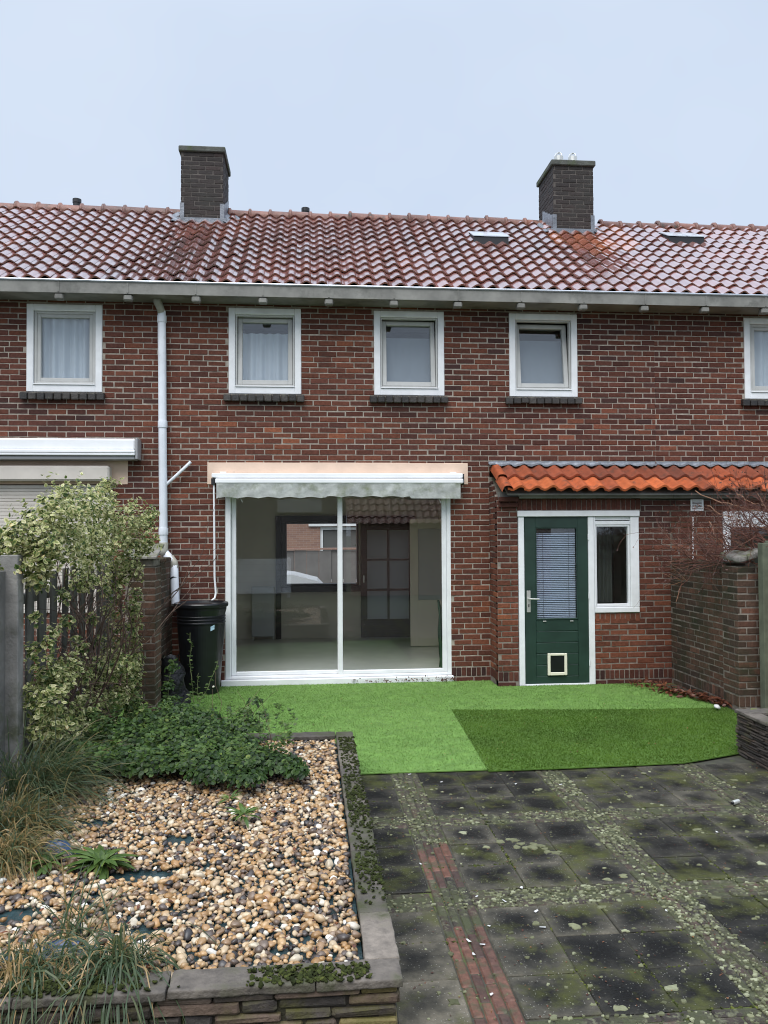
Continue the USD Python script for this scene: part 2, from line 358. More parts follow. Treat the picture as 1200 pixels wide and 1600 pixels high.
# ------------------------------------------------------------------ the terrace of three houses
XL, XP, XQ, XR = -4.9, -1.75, 4.35, 8.2     # outer end, party lines, outer end
WT, WB, WW = 4.55, 3.503, .873
WX = [-3.329, -.975, .7836, 2.4734, 5.5376]
EAVE_Y, EAVE_Z, RIDGE_Y, RIDGE_Z = -.30, 4.745, 2.60, 6.70
SLOPE = (RIDGE_Z - EAVE_Z) / (RIDGE_Y - EAVE_Y)
EXT_Y = -.40
left_house = thing('terraced_house', 'dark brick terraced house at the left with a closed beige roller shutter', 'house')
house = thing('terraced_house', 'middle brick terraced house with white sliding doors and a green back door', 'house')
right_house = thing('terraced_house', 'brick terraced house at the right edge beyond the mossy garden wall', 'house')
NX, UX = np.array([0, -1.0, 0]), np.array([1.0, 0, 0])

hole_w = [sbox(x, WB, x + WW, WT) for x in WX]
hole_slide = sbox(-1.02, -.1, 1.72, 2.405)
hole_lint = sbox(-1.227, 2.41, 1.942, 2.675)
hole_ext = sbox(2.21, -.1, 6.6, 2.60)
hole_l1, hole_l2 = sbox(-4.6, .9, -2.336, 2.41), sbox(-4.75, 2.41, -2.156, 2.69)
ZTOP = 4.70
def facade(parent, x0, x1, holes, seed, tone=tone_facade):
    poly = sbox(x0, -.05, x1, ZTOP).difference(unary_union(holes)) if holes else sbox(x0, -.05, x1, ZTOP)
    w = obj('wall', slab(poly, 0.0, .22), M['mortar'], parent)
    bs = wall_bricks((0, 0, 0), UX, NX, x0, x1, .17, ZTOP, holes, tone, seed=seed)
    for a, b in ((x0, x1),):
        lo = sbox(a, .05, b, .17).difference(unary_union(holes)) if holes else sbox(a, .05, b, .17)
        for g in getattr(lo, 'geoms', [lo]):
            if not g.is_empty:
                bs += soldier((0, 0, 0), UX, NX, g.bounds[0], g.bounds[2], .055, .165, lambda u, z, r: float(np.clip(.22 + r.normal(0, .12), 0, 1)), seed=seed)
                bs += wall_bricks((0, 0, 0), UX, NX, g.bounds[0], g.bounds[2], -.02, .053, None, lambda u, z, r: float(np.clip(.2 + r.normal(0, .1), 0, 1)), seed=seed + 1)
    return w, bs
wl, bl_ = facade(left_house, XL, XP, [hole_w[0], hole_l1, hole_l2], 11)
wm, bm_ = facade(house, XP, XQ, hole_w[1:4] + [hole_slide, hole_lint, hole_ext], 12)
wr, br_ = facade(right_house, XQ, XR, [hole_w[4], hole_ext], 13)

# the lean-to extension: main house part and the neighbour's part
def ext_wall(parent, x0, x1, holes, seed):
    poly = sbox(x0, -.05, x1, 2.20).difference(unary_union(holes))
    w = obj('extension_wall', slab(poly, EXT_Y, EXT_Y + .11), M['dark_mortar'], parent)
    O = (0, EXT_Y, 0)
    sold = [sbox(2.44, 2.075, 3.98, 2.225), sbox(3.385, .735, 3.955, .845)]
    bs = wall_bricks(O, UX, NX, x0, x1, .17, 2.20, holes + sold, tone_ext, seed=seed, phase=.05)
    lo = sbox(x0, .05, x1, .17).difference(unary_union(holes))
    for g in getattr(lo, 'geoms', [lo]):
        bs += soldier(O, UX, NX, g.bounds[0], g.bounds[2], .055, .165, lambda u, z, r: float(np.clip(.25 + r.normal(0, .12), 0, 1)), seed=seed)
        bs += wall_bricks(O, UX, NX, g.bounds[0], g.bounds[2], -.02, .053, None, lambda u, z, r: .2, seed=seed + 1)
    return w, bs
hole_door = unary_union([sbox(2.455, -.1, 3.385, 2.073), sbox(3.38, .847, 3.942, 2.073)])
hole_nw = sbox(5.005, 1.05, 6.0, 2.06)
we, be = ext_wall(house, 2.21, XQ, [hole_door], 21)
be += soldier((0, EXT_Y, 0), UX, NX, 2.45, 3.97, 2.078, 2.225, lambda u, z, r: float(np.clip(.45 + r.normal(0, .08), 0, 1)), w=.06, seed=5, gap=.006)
be += soldier((0, EXT_Y, 0), UX, NX, 3.392, 3.95, .738, .842, lambda u, z, r: float(np.clip(.75 + r.normal(0, .08), 0, 1)), w=.062, seed=6)
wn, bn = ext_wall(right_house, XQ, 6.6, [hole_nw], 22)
# side return of the extension, with a corbel
sidepoly = Polygon([(0, -.05), (.39, -.05), (.39, 2.18), (0, 2.50)])
v = []
ws = B()
mm = trimesh.creation.extrude_polygon(sidepoly, .10, engine='earcut'); vv = np.array(mm.vertices)
ws.add(np.stack([2.21 + vv[:, 2], -vv[:, 0], vv[:, 1]], 1), np.array(mm.faces)[:, ::-1])
wsp = obj('extension_wall', ws, M['dark_mortar'], house)
bs_ = wall_bricks((2.21, 0, 0), np.array([0, -1.0, 0]), np.array([-1.0, 0, 0]), .0, .395, .17, 2.45, [Polygon([(0, 2.50), (.45, 2.13), (.45, 3), (0, 3)])], tone_ext, seed=31, phase=.08)
bs_ += soldier((2.21, 0, 0), np.array([0, -1.0, 0]), np.array([-1.0, 0, 0]), .005, .395, .055, .165, lambda u, z, r: .3, seed=33)
cor = []
for k, (z, o) in enumerate(((2.115, .035), (2.18, .075))):
    c = cbox((2.225, EXT_Y - o, z), (2.455, EXT_Y - .0075, z + .056), .004)
    cor.append((np.array([2.35, EXT_Y, z]), (c[0], c[1], (.25, .45, .5)), .22))
be += cor

# chimneys: part of the middle house
ZF = lambda y: EAVE_Z + (y - EAVE_Y) * SLOPE
def chimney(x0, x1, y0, y1, ztop, seed, cowl):
    ch = obj('chimney', boxes(((x0, y0, 5.9), (x1, y1, ztop)), c=.002), M['soot_mortar'], house)
    tn = lambda u, z, r: float(np.clip(.12 + r.normal(0, .08) + .10 * (7 - z), 0, 1))
    zb = 6.30
    bs = wall_bricks((x0, y0, 0), UX, NX, 0, x1 - x0, zb, ztop, None, tn, seed=seed, pitch=.2205, phase=.03)
    bs += wall_bricks((x0, y1, 0), np.array([0, -1.0, 0]), np.array([-1.0, 0, 0]), 0, y1 - y0, zb, ztop, None, tn, seed=seed + 1)
    bs += wall_bricks((x1, y0, 0), np.array([0, 1.0, 0]), np.array([1.0, 0, 0]), 0, y1 - y0, zb, ztop, None, tn, seed=seed + 2)
    for i, (c, g, l) in enumerate(bs): obj('chimney_brick', g, M['sooty_brick'], ch)
    o = .035
    obj('chimney_cap', boxes(((x0 - o, y0 - o, ztop), (x1 + o, y1 + o, ztop + .085)), c=.012), M['cap'], ch)
    # lead: apron in front, stepped soakers at the sides
    lead = B(); e = .012
    za = ZF(y0)
    lead.add(*cbox((x0 - .05, y0 - .016, za - .02), (x1 + .05, y0 - .009, za + .085), .002))
    lead.add(*cbox((x0 - .016, y0 - .012, za - .02), (x0 + .045, y0 - .0088, za + .30), .002))
    lead.add(*cbox((x1 - .045, y0 - .012, za - .02), (x1 + .016, y0 - .0088, za + .30), .002))
    for sx, xs in ((-1, x0), (1, x1)):
        for k in range(4):
            ya, yb = y0 + k * .13, y0 + (k + 1) * .13
            if ya > RIDGE_Y: break
            zq = ZF(yb) + .26 - .02 * k
            P = [(ya, ZF(ya) - .02), (yb, ZF(yb) - .02), (yb, zq), (ya, zq - .05)]
            xo = xs + sx * (.013 + .001 * k)
            q = np.array([[xo, a, b] for a, b in P] + [[xo + sx * .004, a, b] for a, b in P])
            F = np.array([[4, 5, 6, 7], [0, 1, 5, 4], [1, 2, 6, 5], [2, 3, 7, 6], [3, 0, 4, 7]]); lead.add(q, F if sx > 0 else F[:, ::-1])
        P = []
        for y in np.linspace(y0 - .05, RIDGE_Y + .05, 7):
            row = []
            for k, d in enumerate(np.linspace(0, .22, 5)):
                row.append([xs + sx * d, y, ZF(min(y, RIDGE_Y)) + .075 + .02 * math.sin(y * 17 + d * 30) - .06 * (d / .22)])
            P.append(row)
        g = grid(np.array(P)); lead.add(g[0], g[1] if sx < 0 else g[1][:, ::-1])
    obj('lead_flashing', lead, M['lead'], ch)
    if cowl:
        for cx in (x0 + .10, x0 + .32):
            c = B(); cy = y0 + .035; zc = ztop + .115; R = .062
            for a in (0, math.pi / 3, 2 * math.pi / 3):
                th = np.linspace(0, math.pi, 13)
                c.add(*tube(np.stack([cx + R * np.cos(th) * math.cos(a), cy + R * np.cos(th) * math.sin(a), zc + .03 + R * 1.15 * np.sin(th)], 1), .0035, 5))
            c.add(*lathe([(R, zc - .035), (R + .006, zc - .035), (R + .006, zc + .035), (R, zc + .035), (R, zc - .035)], 20, (cx, cy, 0)))
            c.add(*lathe([(.001, zc + .098), (.018, zc + .097), (.018, zc + .104), (.001, zc + .105)], 10, (cx, cy, 0)))
            obj('wire_cowl', c, M['steel'], ch)
    return ch
M['soot_mortar'] = mat('soot_mortar', (.105, .092, .082), rough=.9, noise=(8, .5, 1.3))
M['sooty_brick'] = mat('sooty_brick', [(0, (.022, .017, .016)), (.5, (.048, .029, .026)), (1, (.10, .045, .035))], rough=.8, tint=True, noise=(30, .65, 1.3), bump=(80, .004), stain=((.028, .026, .022), 3, .48, .7, 0))
M['cap'] = mat('cap', (.085, .09, .078), rough=.85, noise=(9, .6, 1.3), bump=(40, .006), moss=((.06, .08, .03), 6, .5, .66, 0))
CH1 = (-1.868, -1.262, 2.10, 2.87); CH2 = (3.715, 4.34, 2.10, 2.87)
chimney(*CH1, 7.42, 41, False)
chimney(*CH2, 7.42, 45, True)

place_bricks([(wl, M['brick'], bl_)])
place_bricks([(wm, M['brick'], bm_), (we, M['brick'], be), (wsp, M['brick'], bs_)])
place_bricks([(wr, M['brick'], br_), (wn, M['brick'], bn)])

# ------------------------------------------------------------------ roof
sd = np.array([0, -(RIDGE_Y - EAVE_Y), -(RIDGE_Z - EAVE_Z)]); SL = np.linalg.norm(sd); sd /= SL   # down the slope
sn = np.cross([1, 0, 0], sd); sn = sn if sn[2] > 0 else -sn
def pantile(u0, s0, w, L, amp, th, r, org, down, nrm, lift=.030, phase=.0, tint=(.5, .5, .5), across=np.array([1.0, 0, 0]), nu=10):
    """an S-shaped clay pantile: a waved sheet with a thick lower edge; s0 = where its lower edge lies down the slope"""
    us = np.linspace(-.10, 1.0, nu); jit = r.normal(0, .003, 3)
    h = amp * .5 * (1 - np.cos(2 * np.pi * (us - .20)))
    h = np.where(us < 0, h - .012, h)
    rows = []
    for s, base in ((s0 - L, .0), (s0, lift)):
        rows.append(np.asarray(org) + np.outer(u0 + us * w, across) + np.outer(np.full(nu, s + (jit[0] if base else 0)), down) + np.outer(h + base + (jit[1] if base else 0), nrm))
    top = np.array(rows)
    b = B(); g = grid(top); b.add(g[0], g[1][:, ::-1] if np.dot(np.cross(across, down), nrm) > 0 else g[1], tint)
    lip = np.array([top[1], top[1] - th * np.asarray(nrm) + .004 * np.asarray(down)])
    g2 = grid(lip); b.add(g2[0], g2[1][:, ::-1] if np.dot(np.cross(across, down), nrm) > 0 else g2[1], tint)
    return b
TW, TE = .1858, .2795
rows_n = 13
skyl = [(2.32, 2.84, 1.34, 1.78), (5.34, 5.89, 1.62, 2.06)]
def roof(parent, c0, c1):
    r = np.random.default_rng(c0 + 1000); tiles = []
    for i in range(rows_n):
        s0 = SL + .035 - i * TE
        for c in range(c0, c1):
            x = c * TW + .02
            yb = RIDGE_Y + sd[1] * (s0)
            skip = False
            for q in (CH1, CH2):
                if x > q[0] - .12 and x + TW < q[1] + .10 and yb > q[2] - .02: skip = True
            if skip: continue
            t = .42 + .8 * (n2(x * .6, yb * .8, 5) - .5) + r.normal(0, .10)
            if 3.55 < x < 4.75 and yb > .9 + abs(x - 4.1) * .9: t = 1.0 - r.random() * .22
            if x < -.9: t -= .06
            if -2.0 < x < -1.0 and yb > 1.1 and r.random() < .5: t += .35
            L = min(TE + .06, s0 + .02) if i == rows_n - 1 else TE + .06
            b = pantile(x, s0, TW, L, .046, .018, r, (0, RIDGE_Y, RIDGE_Z), sd, sn, tint=(float(np.clip(t, .02, .99)), .5 + r.normal(0, .12), .5))
            tiles.append((np.linalg.norm(np.array([x, yb, ZF(yb)]) - CAM), b))
    order = np.argsort([t[0] for t in tiles]); near = set(order[:300].tolist())
    rf = obj('roof', slab_roof(c0 * TW + .02, c1 * TW + .02), M['black_metal'], parent)
    rest = B()
    for k, (d, b) in enumerate(tiles):
        if k in near: obj('pantile', b, M['pantile'], rf, smooth=True)
        else: rest.merge(b)
    if rest.n: obj('further_pantiles', rest, M['pantile'], rf, kind='stuff', smooth=True)
    # ridge tiles with collars
    x, xe = c0 * TW + .02, c1 * TW + .02
    n = max(1, int(round((xe - x) / .305))); w = (xe - x) / n
    for k in range(n):
        a = x + k * w
        if any(a + w > q[0] + .03 and a < q[1] - .03 for q in (CH1, CH2)): continue
        b = B(); th = np.linspace(-.25, math.pi + .25, 12); dz = r.normal(0, .006)
        P = np.array([[[xx_, RIDGE_Y + R * math.cos(t), RIDGE_Z - .035 + dz + R * math.sin(t)] for t in th] for xx_, R in
                      ((a - .012, .105), (a + .0, .135), (a + .03, .138), (a + .045, .112), (a + w * .6, .108), (a + w - .012, .104))])
        g = grid(P); b.add(g[0], g[1], (np.clip(.5 + r.normal(0, .25), 0, 1), .5, .5))
        obj('ridge_tile', b, M['ridge_tile'], rf, smooth=True)
    return rf
def slab_roof(x0, x1):
    d = -.035 * sn
    P = np.array([[x0, EAVE_Y + .02, EAVE_Z], [x1, EAVE_Y + .02, EAVE_Z], [x1, RIDGE_Y, RIDGE_Z], [x0, RIDGE_Y, RIDGE_Z], [x1, 4.1, RIDGE_Z - 1.5 * SLOPE], [x0, 4.1, RIDGE_Z - 1.5 * SLOPE]]) + d
    Q = P + np.array([0, 0, -.03])
    b = B(); b.add(np.vstack([P, Q]), np.array([[0, 1, 2, 3], [3, 2, 4, 5], [7, 6, 9, 8], [8, 9, 11, 10], [0, 6, 7, 1], [5, 4, 10, 11]]))
    return b
cL, cP, cQ, cR = -27, -10, 23, 45
roof(left_house, cL, cP); rfm = roof(house, cP, cQ); rfr = roof(right_house, cQ, cR)

# roof lights
def rooflight(parent, x0, x1, yb, yt, two):
    z = ZF(yb); fr = B()
    top0, top1 = np.array([yb, z + .135]), np.array([yt, ZF(yt) + .075])
    P = np.array([[x0, yb, z + .0], [x1, yb, z + .0], [x0, yt, ZF(yt)], [x1, yt, ZF(yt)], [x0, *top0], [x1, *top0], [x0, *top1], [x1, *top1]])
    fr.add(P, np.array([[0, 1, 5, 4], [1, 3, 7, 5], [3, 2, 6, 7], [2, 0, 4, 6]]))
    o = obj('roof_light', fr, M['black_metal'], parent)
    n = 2 if two else 1; w = (x1 - x0) / n
    for k in range(n):
        a, b_ = x0 + k * w + (.008 if k else -.012), x0 + (k + 1) * w - (.008 if k < n - 1 else -.012)
        q = np.array([[a, top0[0] - .012, top0[1]], [b_, top0[0] - .012, top0[1]], [b_, top1[0], top1[1] + .005], [a, top1[0], top1[1] + .005]])
        g = B().add(np.vstack([q, q + [0, 0, .012]]), np.array([[4, 5, 6, 7], [0, 1, 5, 4], [1, 2, 6, 5], [2, 3, 7, 6], [3, 0, 4, 7]]))
        obj('pane', g, M['skylight_glass'], o)
rooflight(rfm, 2.34, 2.84, 1.42, 1.80, False)
rooflight(rfr, 5.36, 5.90, 1.70, 2.06, True)
for x, zt, lab, par in ((-3.60, 7.03, 'black flue', left_house), (-.06, 7.0, 'black flue', house)):
    obj('flue_pipe', B().add(*lathe([(.058, 6.2), (.058, zt - .06), (.066, zt - .06), (.066, zt), (.05, zt + .004), (.0, zt + .004)], 16, (x, 3.0, 0))), M['black_metal'], par, smooth=False)

# inner walls that close the houses
def shell(parent, x0, x1, holes):
    poly = sbox(x0 + .01, -.05, x1 - .01, 5.6).difference(unary_union(holes)) if holes else sbox(x0 + .01, -.05, x1 - .01, 5.6)
    b = slab(poly, 3.5, 3.72)
    obj('front_wall', b, M['room_wall'], parent)
    g = Polygon([(.23, -.05), (3.49, -.05), (3.49, 6.0), (RIDGE_Y, 6.62), (.23, 4.95)])
    for x in (x0 + .01, x1 - .09):
        mm = trimesh.creation.extrude_polygon(g, .08, engine='earcut'); vv = np.array(mm.vertices)
        obj('party_wall', B().add(np.stack([x + vv[:, 2], vv[:, 0], vv[:, 1]], 1), np.array(mm.faces)), M['room_wall'], parent)
    obj('upper_floor', boxes(((x0 + .1, .225, 2.45), (x1 - .1, 3.49, 2.70))), M['room_wall'], parent)
    obj('attic_floor', boxes(((x0 + .1, .225, 4.72), (x1 - .1, 3.49, 4.80))), M['room_wall'], parent)
    obj('room_floor', boxes(((x0 + .1, .225, -.04), (x1 - .1, 3.49, .10))), M['laminate'], parent)
    obj('partition', boxes(((x0 + .1, 1.7, 2.71), (x1 - .1, 1.78, 4.71))), M['room_dark'], parent)
win_hole = unary_union([sbox(-.47, .96, .79, 2.0), sbox(.93, .40, 1.62, 1.86)])
M['frosted_pane'] = mat('frosted_pane', (.40, .42, .42), rough=.3, trans=.6)
shell(left_house, XL, XP, None); shell(house, XP, XQ, [win_hole]); shell(right_house, XQ, XR, None)
obj('partition', boxes(((2.12, .225, .105), (2.2, 3.49, 2.44))), M['room_wall'], house)
obj('kitchen_wall', boxes(((2.21, 1.2, .105), (4.25, 1.26, 2.44)), ((2.33, EXT_Y + .12, -.04), (4.25, .22, .02)), ((2.31, EXT_Y + .115, 2.26), (4.34, .21, 2.30))), M['room_dark'], house)
obj('kitchen_wall', boxes(((4.45, 1.2, .105), (7.0, 1.26, 2.44)), ((4.45, EXT_Y + .115, 2.26), (6.6, .21, 2.30))), M['room_dark'], right_house)
# garden-room back wall: dark window, brown six-pane door
rw = obj('room_window', frame_b(-.47, .79, .96, 2.0, (.085, .03, .03, .03), 3.44, 3.60), M['dark_wood'], house)
obj('frame', boxes(((-.56, 3.44, .10), (-.475, 3.495, 2.10)), ((-.475, 3.43, 2.005), (1.72, 3.495, 2.10)), ((-.475, 3.40, .86), (.82, 3.495, .955))), M['dark_wood'], rw)
idr = obj('inner_door', boxes(((.825, 3.44, .10), (1.70, 3.49, .40)), ((.825, 3.44, .40), (.93, 3.49, 2.0)), ((1.62, 3.44, .40), (1.70, 3.49, 2.0)), ((.93, 3.44, 1.86), (1.62, 3.49, 2.0)),
          ((.93, 3.445, .86), (1.62, 3.485, .90)), ((.93, 3.445, 1.355), (1.62, 3.485, 1.395)), ((1.26, 3.443, .40), (1.30, 3.487, 1.86))), M['dark_wood'], house)
for z0, z1 in ((.40, .86), (.90, 1.355), (1.395, 1.86)):
    for x0, x1 in ((.93, 1.26), (1.30, 1.62)):
        obj('pane', boxes(((x0 + .003, 3.46, z0 + .003), (x1 - .003, 3.47, z1 - .003)), c=.001), M['frosted_pane'], idr)
obj('handle', boxes(((.86, 3.41, 1.0), (.885, 3.438, 1.12))), M['steel'], idr)
cd = obj('cream_door', boxes(((1.50, 2.28, .11), (1.62, 2.32, 2.02)), ((1.98, 2.28, .11), (2.10, 2.32, 2.02)), ((1.62, 2.28, .11), (1.98, 2.32, .80)), ((1.62, 2.28, 1.88), (1.98, 2.32, 2.02))), M['cream_dim'] if 'cream_dim' in M else M['room_wall'], house)
obj('pane', boxes(((1.623, 2.295, .803), (1.977, 2.305, 1.877))), M['frosted'], cd)
rad = thing('radiator', 'white flat panel radiator seen through the left sliding door pane', 'radiator')
obj('panel', boxes(((-.94, 3.30, .16), (-.58, 3.34, .96)), c=.02), M['frosted'], rad)
obj('panel', boxes(((-.94, 3.37, .16), (-.58, 3.41, .96)), c=.02), M['frosted'], rad)
obj('valve', boxes(((-.93, 3.35, .10), (-.91, 3.365, .16)), ((-.61, 3.35, .10), (-.59, 3.365, .16))), M['steel'], rad)
# a green curtain gathered at the right of the sliding door
P = np.array([[[1.62 + .14 * (1 - k / 9) ** .6 * (j / 8) + .012 * math.sin(j * 2.2 + k), .36 + .03 * math.sin(j * 1.9), .11 + .85 * k / 9] for j in range(9)] for k in range(10)])
obj('curtain', grid(P), M['green_curtain'], label='dark green curtain gathered behind the right edge of the sliding door', cat='curtain', smooth=True)

# ------------------------------------------------------------------ upper windows
def upper_window(parent, i, tilt, bare):
    x0 = WX[i]; x1 = x0 + WW
    w = obj('window', frame_b(x0 + .002, x1 - .002, WB + .002, WT - .002, (.078, .078, .085, .078), -.012, .07, .006).merge(
            boxes(((x0 + .082, -.025, WB + .086), (x1 - .082, .02, WB + .098)))), M['white_paint'], parent)
    a, b_, c, d = x0 + .084, x1 - .084, WB + .100, WT - .082
    fr = B()
    for k, (o, wd, y0, y1) in enumerate(((0, .03, .012, .075), (.031, .042, .02, .08))):
        fr.merge(frame_b(a + o, b_ - o, c + o, d - o, wd, y0, y1, .004))
    pane = boxes(((a + .074, .048, c + .074), (b_ - .074, .053, d - .074)), c=.0005)
    gap = B().merge(fr)
    if tilt:
        out = frame_b(a, b_, c, d, .018, .01, .07, .003)
        obj('frame', out, M['sash_grey'], w)
        fr = frame_b(a + .022, b_ - .022, c + .02, d - .02, .055, .022, .085, .005)
        pane = boxes(((a + .078, .05, c + .076), (b_ - .078, .055, d - .076)), c=.0005)
        ang = math.radians(tilt)
        for q in (fr, pane):
            for k in range(len(q.v)):
                y, z = q.v[k][:, 1] - .05, q.v[k][:, 2] - (c + .02)
                q.v[k] = np.stack([q.v[k][:, 0], .05 + y * math.cos(ang) + z * math.sin(ang), c + .02 - y * math.sin(ang) + z * math.cos(ang)], 1)
    s = obj('sash', fr, M['sash_grey'], w)
    obj('pane', pane, M['glass_up'], w)
    # sill of black bricks on edge
    sl = obj('window_sill', boxes(((x0 - .05, -.035, WB - .078), (x1 + .03, .02, WB - .012))), M['dark_mortar'], parent)
    r = np.random.default_rng(i); n = 10; ww = (WW + .10) / n
    for k in range(n):
        q = x0 - .06 + k * ww
        v_, f_ = cbox((q + .004, -.075 + r.normal(0, .003), WB - .085 + r.normal(0, .002)), (q + ww - .004, -.004, WB - .004 + r.normal(0, .002)), .009)
        v_ = v_.copy(); v_[:, 2] += np.where(v_[:, 1] < -.04, -.012, 0)
        obj('sill_brick', (v_, f_, (r.random(), .5, .5)), M['black_sill'], sl)
upper_window(left_house, 0, 0, 0); upper_window(house, 1, 4.0, 0); upper_window(house, 2, 5.0, 1); upper_window(house, 3, 7.0, 1); upper_window(right_house, 4, 0, 0)
def net(i, label, m, amp, y, dz=0.0, depth=0.0):
    x0, x1 = WX[i] + .09, WX[i] + WW - .09
    r = np.random.default_rng(90 + i); us = np.linspace(x0, x1, 70); ph = np.cumsum(r.uniform(.25, .85, 70))
    zs = np.linspace(WB + .09, WT - .12 - dz, 6)
    P = np.array([[[u, y + depth * (z - WB) + amp * math.sin(p) + amp * .5 * math.sin(p * .37), z] for u, p in zip(us, ph)] for z in zs])
    obj('net_curtain' if amp > .004 else 'window_screen', grid(P), m, label=label, cat='curtain' if amp > .004 else 'window blind', smooth=True)
net(0, 'pale net curtain in the upper window beside the downpipe, left house', M['curtain'], .026, .115)
net(1, 'pale net curtain in the upper window right of the downpipe', M['curtain'], .018, .13, .15, .05)
net(2, 'plain grey screen in the middle upper window of the row', M['screen'], .001, .13, .17, .09)
net(3, 'plain grey screen in the upper window above the green door', M['screen'], .001, .13, .17, .12)
net(4, 'pale net curtain in the upper window cut by the right picture edge', M['curtain'], .022, .115)

# ------------------------------------------------------------------ eaves
gut = thing('eaves_gutter', 'grey wooden box gutter with a bright zinc lip along the eaves', 'gutter')
SEG = [XL] + [-2.862 + .7725 * k for k in range(-2, 13) if XL < -2.862 + .7725 * k < XR] + [XR]
for k in range(len(SEG) - 1):
    obj('fascia_board', boxes(((SEG[k] + .0008, -.35, 4.588), (SEG[k + 1] - .0008, -.325, 4.722)), c=.002), M['gutter_wood'], gut)
obj('soffit', boxes(((XL, -.322, 4.592), (XR, -.001, 4.61))), M['gutter_wood'], gut)
obj('trough', boxes(((XL, -.322, 4.62), (XR, -.03, 4.64))), M['zinc'], gut)
obj('zinc_lip', B().add(*tube([[XL, -.352, 4.735], [XR, -.352, 4.735]], .0145, 8)).merge(boxes(((XL, -.356, 4.724), (XR, -.33, 4.731)))), M['zinc'], gut)
for x in SEG[1:-1]:
    obj('bracket', boxes(((x - .05, -.345, 4.516), (x + .05, -.25, 4.586)), c=.014), M['gutter_wood'], gut)
    obj('strap', boxes(((x - .010, -.3545, 4.60), (x + .010, -.3505, 4.718)), c=.001), M['gutter_wood'], gut)

# ------------------------------------------------------------------ downpipe
dp = thing('downpipe', 'white plastic downpipe between the houses running into the black barrel', 'downpipe')
yp = -.075
obj('pipe', B().add(*tube([[-1.752, yp, 4.47], [-1.742, yp, 3.2], [-1.727, yp, 1.70]], .0485, 16)), M['pipe_white'], dp, smooth=True)
obj('swan_neck', B().add(*tube([[-1.79, -.16, 4.60], [-1.79, -.15, 4.56], [-1.765, -.10, 4.50], [-1.752, yp, 4.44]], .046, 16)), M['pipe_grey'], dp, smooth=True)
for z in (4.385, 3.13, 1.86): obj('socket', B().add(*lathe([(.0485, z - .05), (.0555, z - .05), (.0555, z + .03), (.0485, z + .032)], 20, (-1.752 + (4.47 - z) * .009, yp, 0))), M['pipe_white'], dp, smooth=True)
obj('elbow', B().add(*tube([[-1.727, yp, 1.72], [-1.727, yp, 1.62], [-1.705, yp, 1.575]], .0535, 16)), M['pipe_grey'], dp, smooth=True)
obj('pipe', B().add(*tube([[-1.715, yp, 1.60], [-1.62, yp - .02, 1.49]], .0485, 16)), M['pipe_white'], dp, smooth=True)
obj('elbow', B().add(*tube([[-1.655, yp, 1.535], [-1.61, yp - .02, 1.475], [-1.598, yp - .03, 1.41]], .0545, 16)), M['pipe_grey'], dp, smooth=True)
obj('pipe', B().add(*tube([[-1.60, yp - .03, 1.44], [-1.585, yp - .08, 1.25], [-1.565, yp - .14, 1.0]], .049, 16)), M['pipe_white'], dp, smooth=True)
obj('strap', B().add(*tube([[-1.594, yp - .065, 1.30], [-1.59, yp - .073, 1.285]], .0515, 16)), M['black_metal'], dp, smooth=True)
obj('branch_pipe', B().add(*tube([[-1.70, yp, 2.40], [-1.58, yp, 2.51], [-1.41, yp, 2.675]], .019, 10)), M['pipe_white'], dp, smooth=True)

# ------------------------------------------------------------------ lintel, sliding door, awning
obj('lintel_panel', boxes(((-1.227, -.008, 2.41), (1.942, .10, 2.675)), c=.004), M['plaster'], house)
obj('lintel_panel', boxes(((-4.75, -.008, 2.41), (-2.156, .10, 2.69)), c=.004), M['plaster'], left_house)
sd_ = obj('sliding_door', frame_b(-1.016, 1.725, .076, 2.405, (.065, .055, .03, .06), .0, .13, .006), M['white_paint'], house)
obj('threshold', boxes(((-1.06, -.06, -.01), (1.74, .12, .073)), c=.006), M['white_paint'], house)
obj('sash', frame_b(-.948, .385, .108, 2.342, (.055, .055, .045, .05), .062, .105, .006), M['white_plastic'], sd_)
obj('pane', boxes(((-.892, .08, .154), (.329, .086, 2.29)), c=.0005), M['glass'], sd_)
obj('sash', frame_b(.335, 1.668, .108, 2.342, (.056, .055, .045, .05), .012, .058, .006), M['white_plastic'], sd_)
obj('pane', boxes(((.392, .03, .154), (1.612, .036, 2.29)), c=.0005), M['glass'], sd_)
aw = thing('awning', 'closed white awning cassette with mouldy grey valance over the sliding doors', 'awning')
obj('cassette', boxes(((-1.16, -.155, 2.478), (1.854, -.012, 2.537)), c=.012), M['alu'], aw)
obj('front_rail', boxes(((-1.115, -.185, 2.412), (1.85, -.08, 2.470)), c=.01), M['alu'], aw)
obj('end_cap', boxes(((-1.165, -.15, 2.40), (-1.12, -.02, 2.476))), M['black_metal'], aw)
obj('end_cap', boxes(((1.8545, -.15, 2.40), (1.866, -.02, 2.53))), M['black_metal'], aw)
for x in (-1.03, 1.74): obj('bracket', boxes(((x - .035, -.12, 2.538), (x + .035, -.01, 2.553))), M['alu'], aw)
r = np.random.default_rng(3)
us = np.linspace(-1.10, 1.815, 180); zt = 2.415
bot = 2.235 + .016 * np.abs(np.sin((us + 1.1) * np.pi / .245)) * (us < 1.2) + .010 * (us > .2) * (us < 1.2) - .006 * np.clip((us - .8), 0, 1)
P = np.array([[[u, -.178 - .006 * math.sin(u * 9) * k / 7 - .002 * math.sin(u * 23 + k), zt + (b_ - zt) * k / 7] for u, b_ in zip(us, bot)] for k in range(8)])
Q = P + np.array([0, .003, 0])
vb = B(); g = grid(P); vb.add(g[0], g[1][:, ::-1]); g = grid(Q); vb.add(g[0], g[1])
obj('valance', vb, M['valance'], aw, smooth=True)
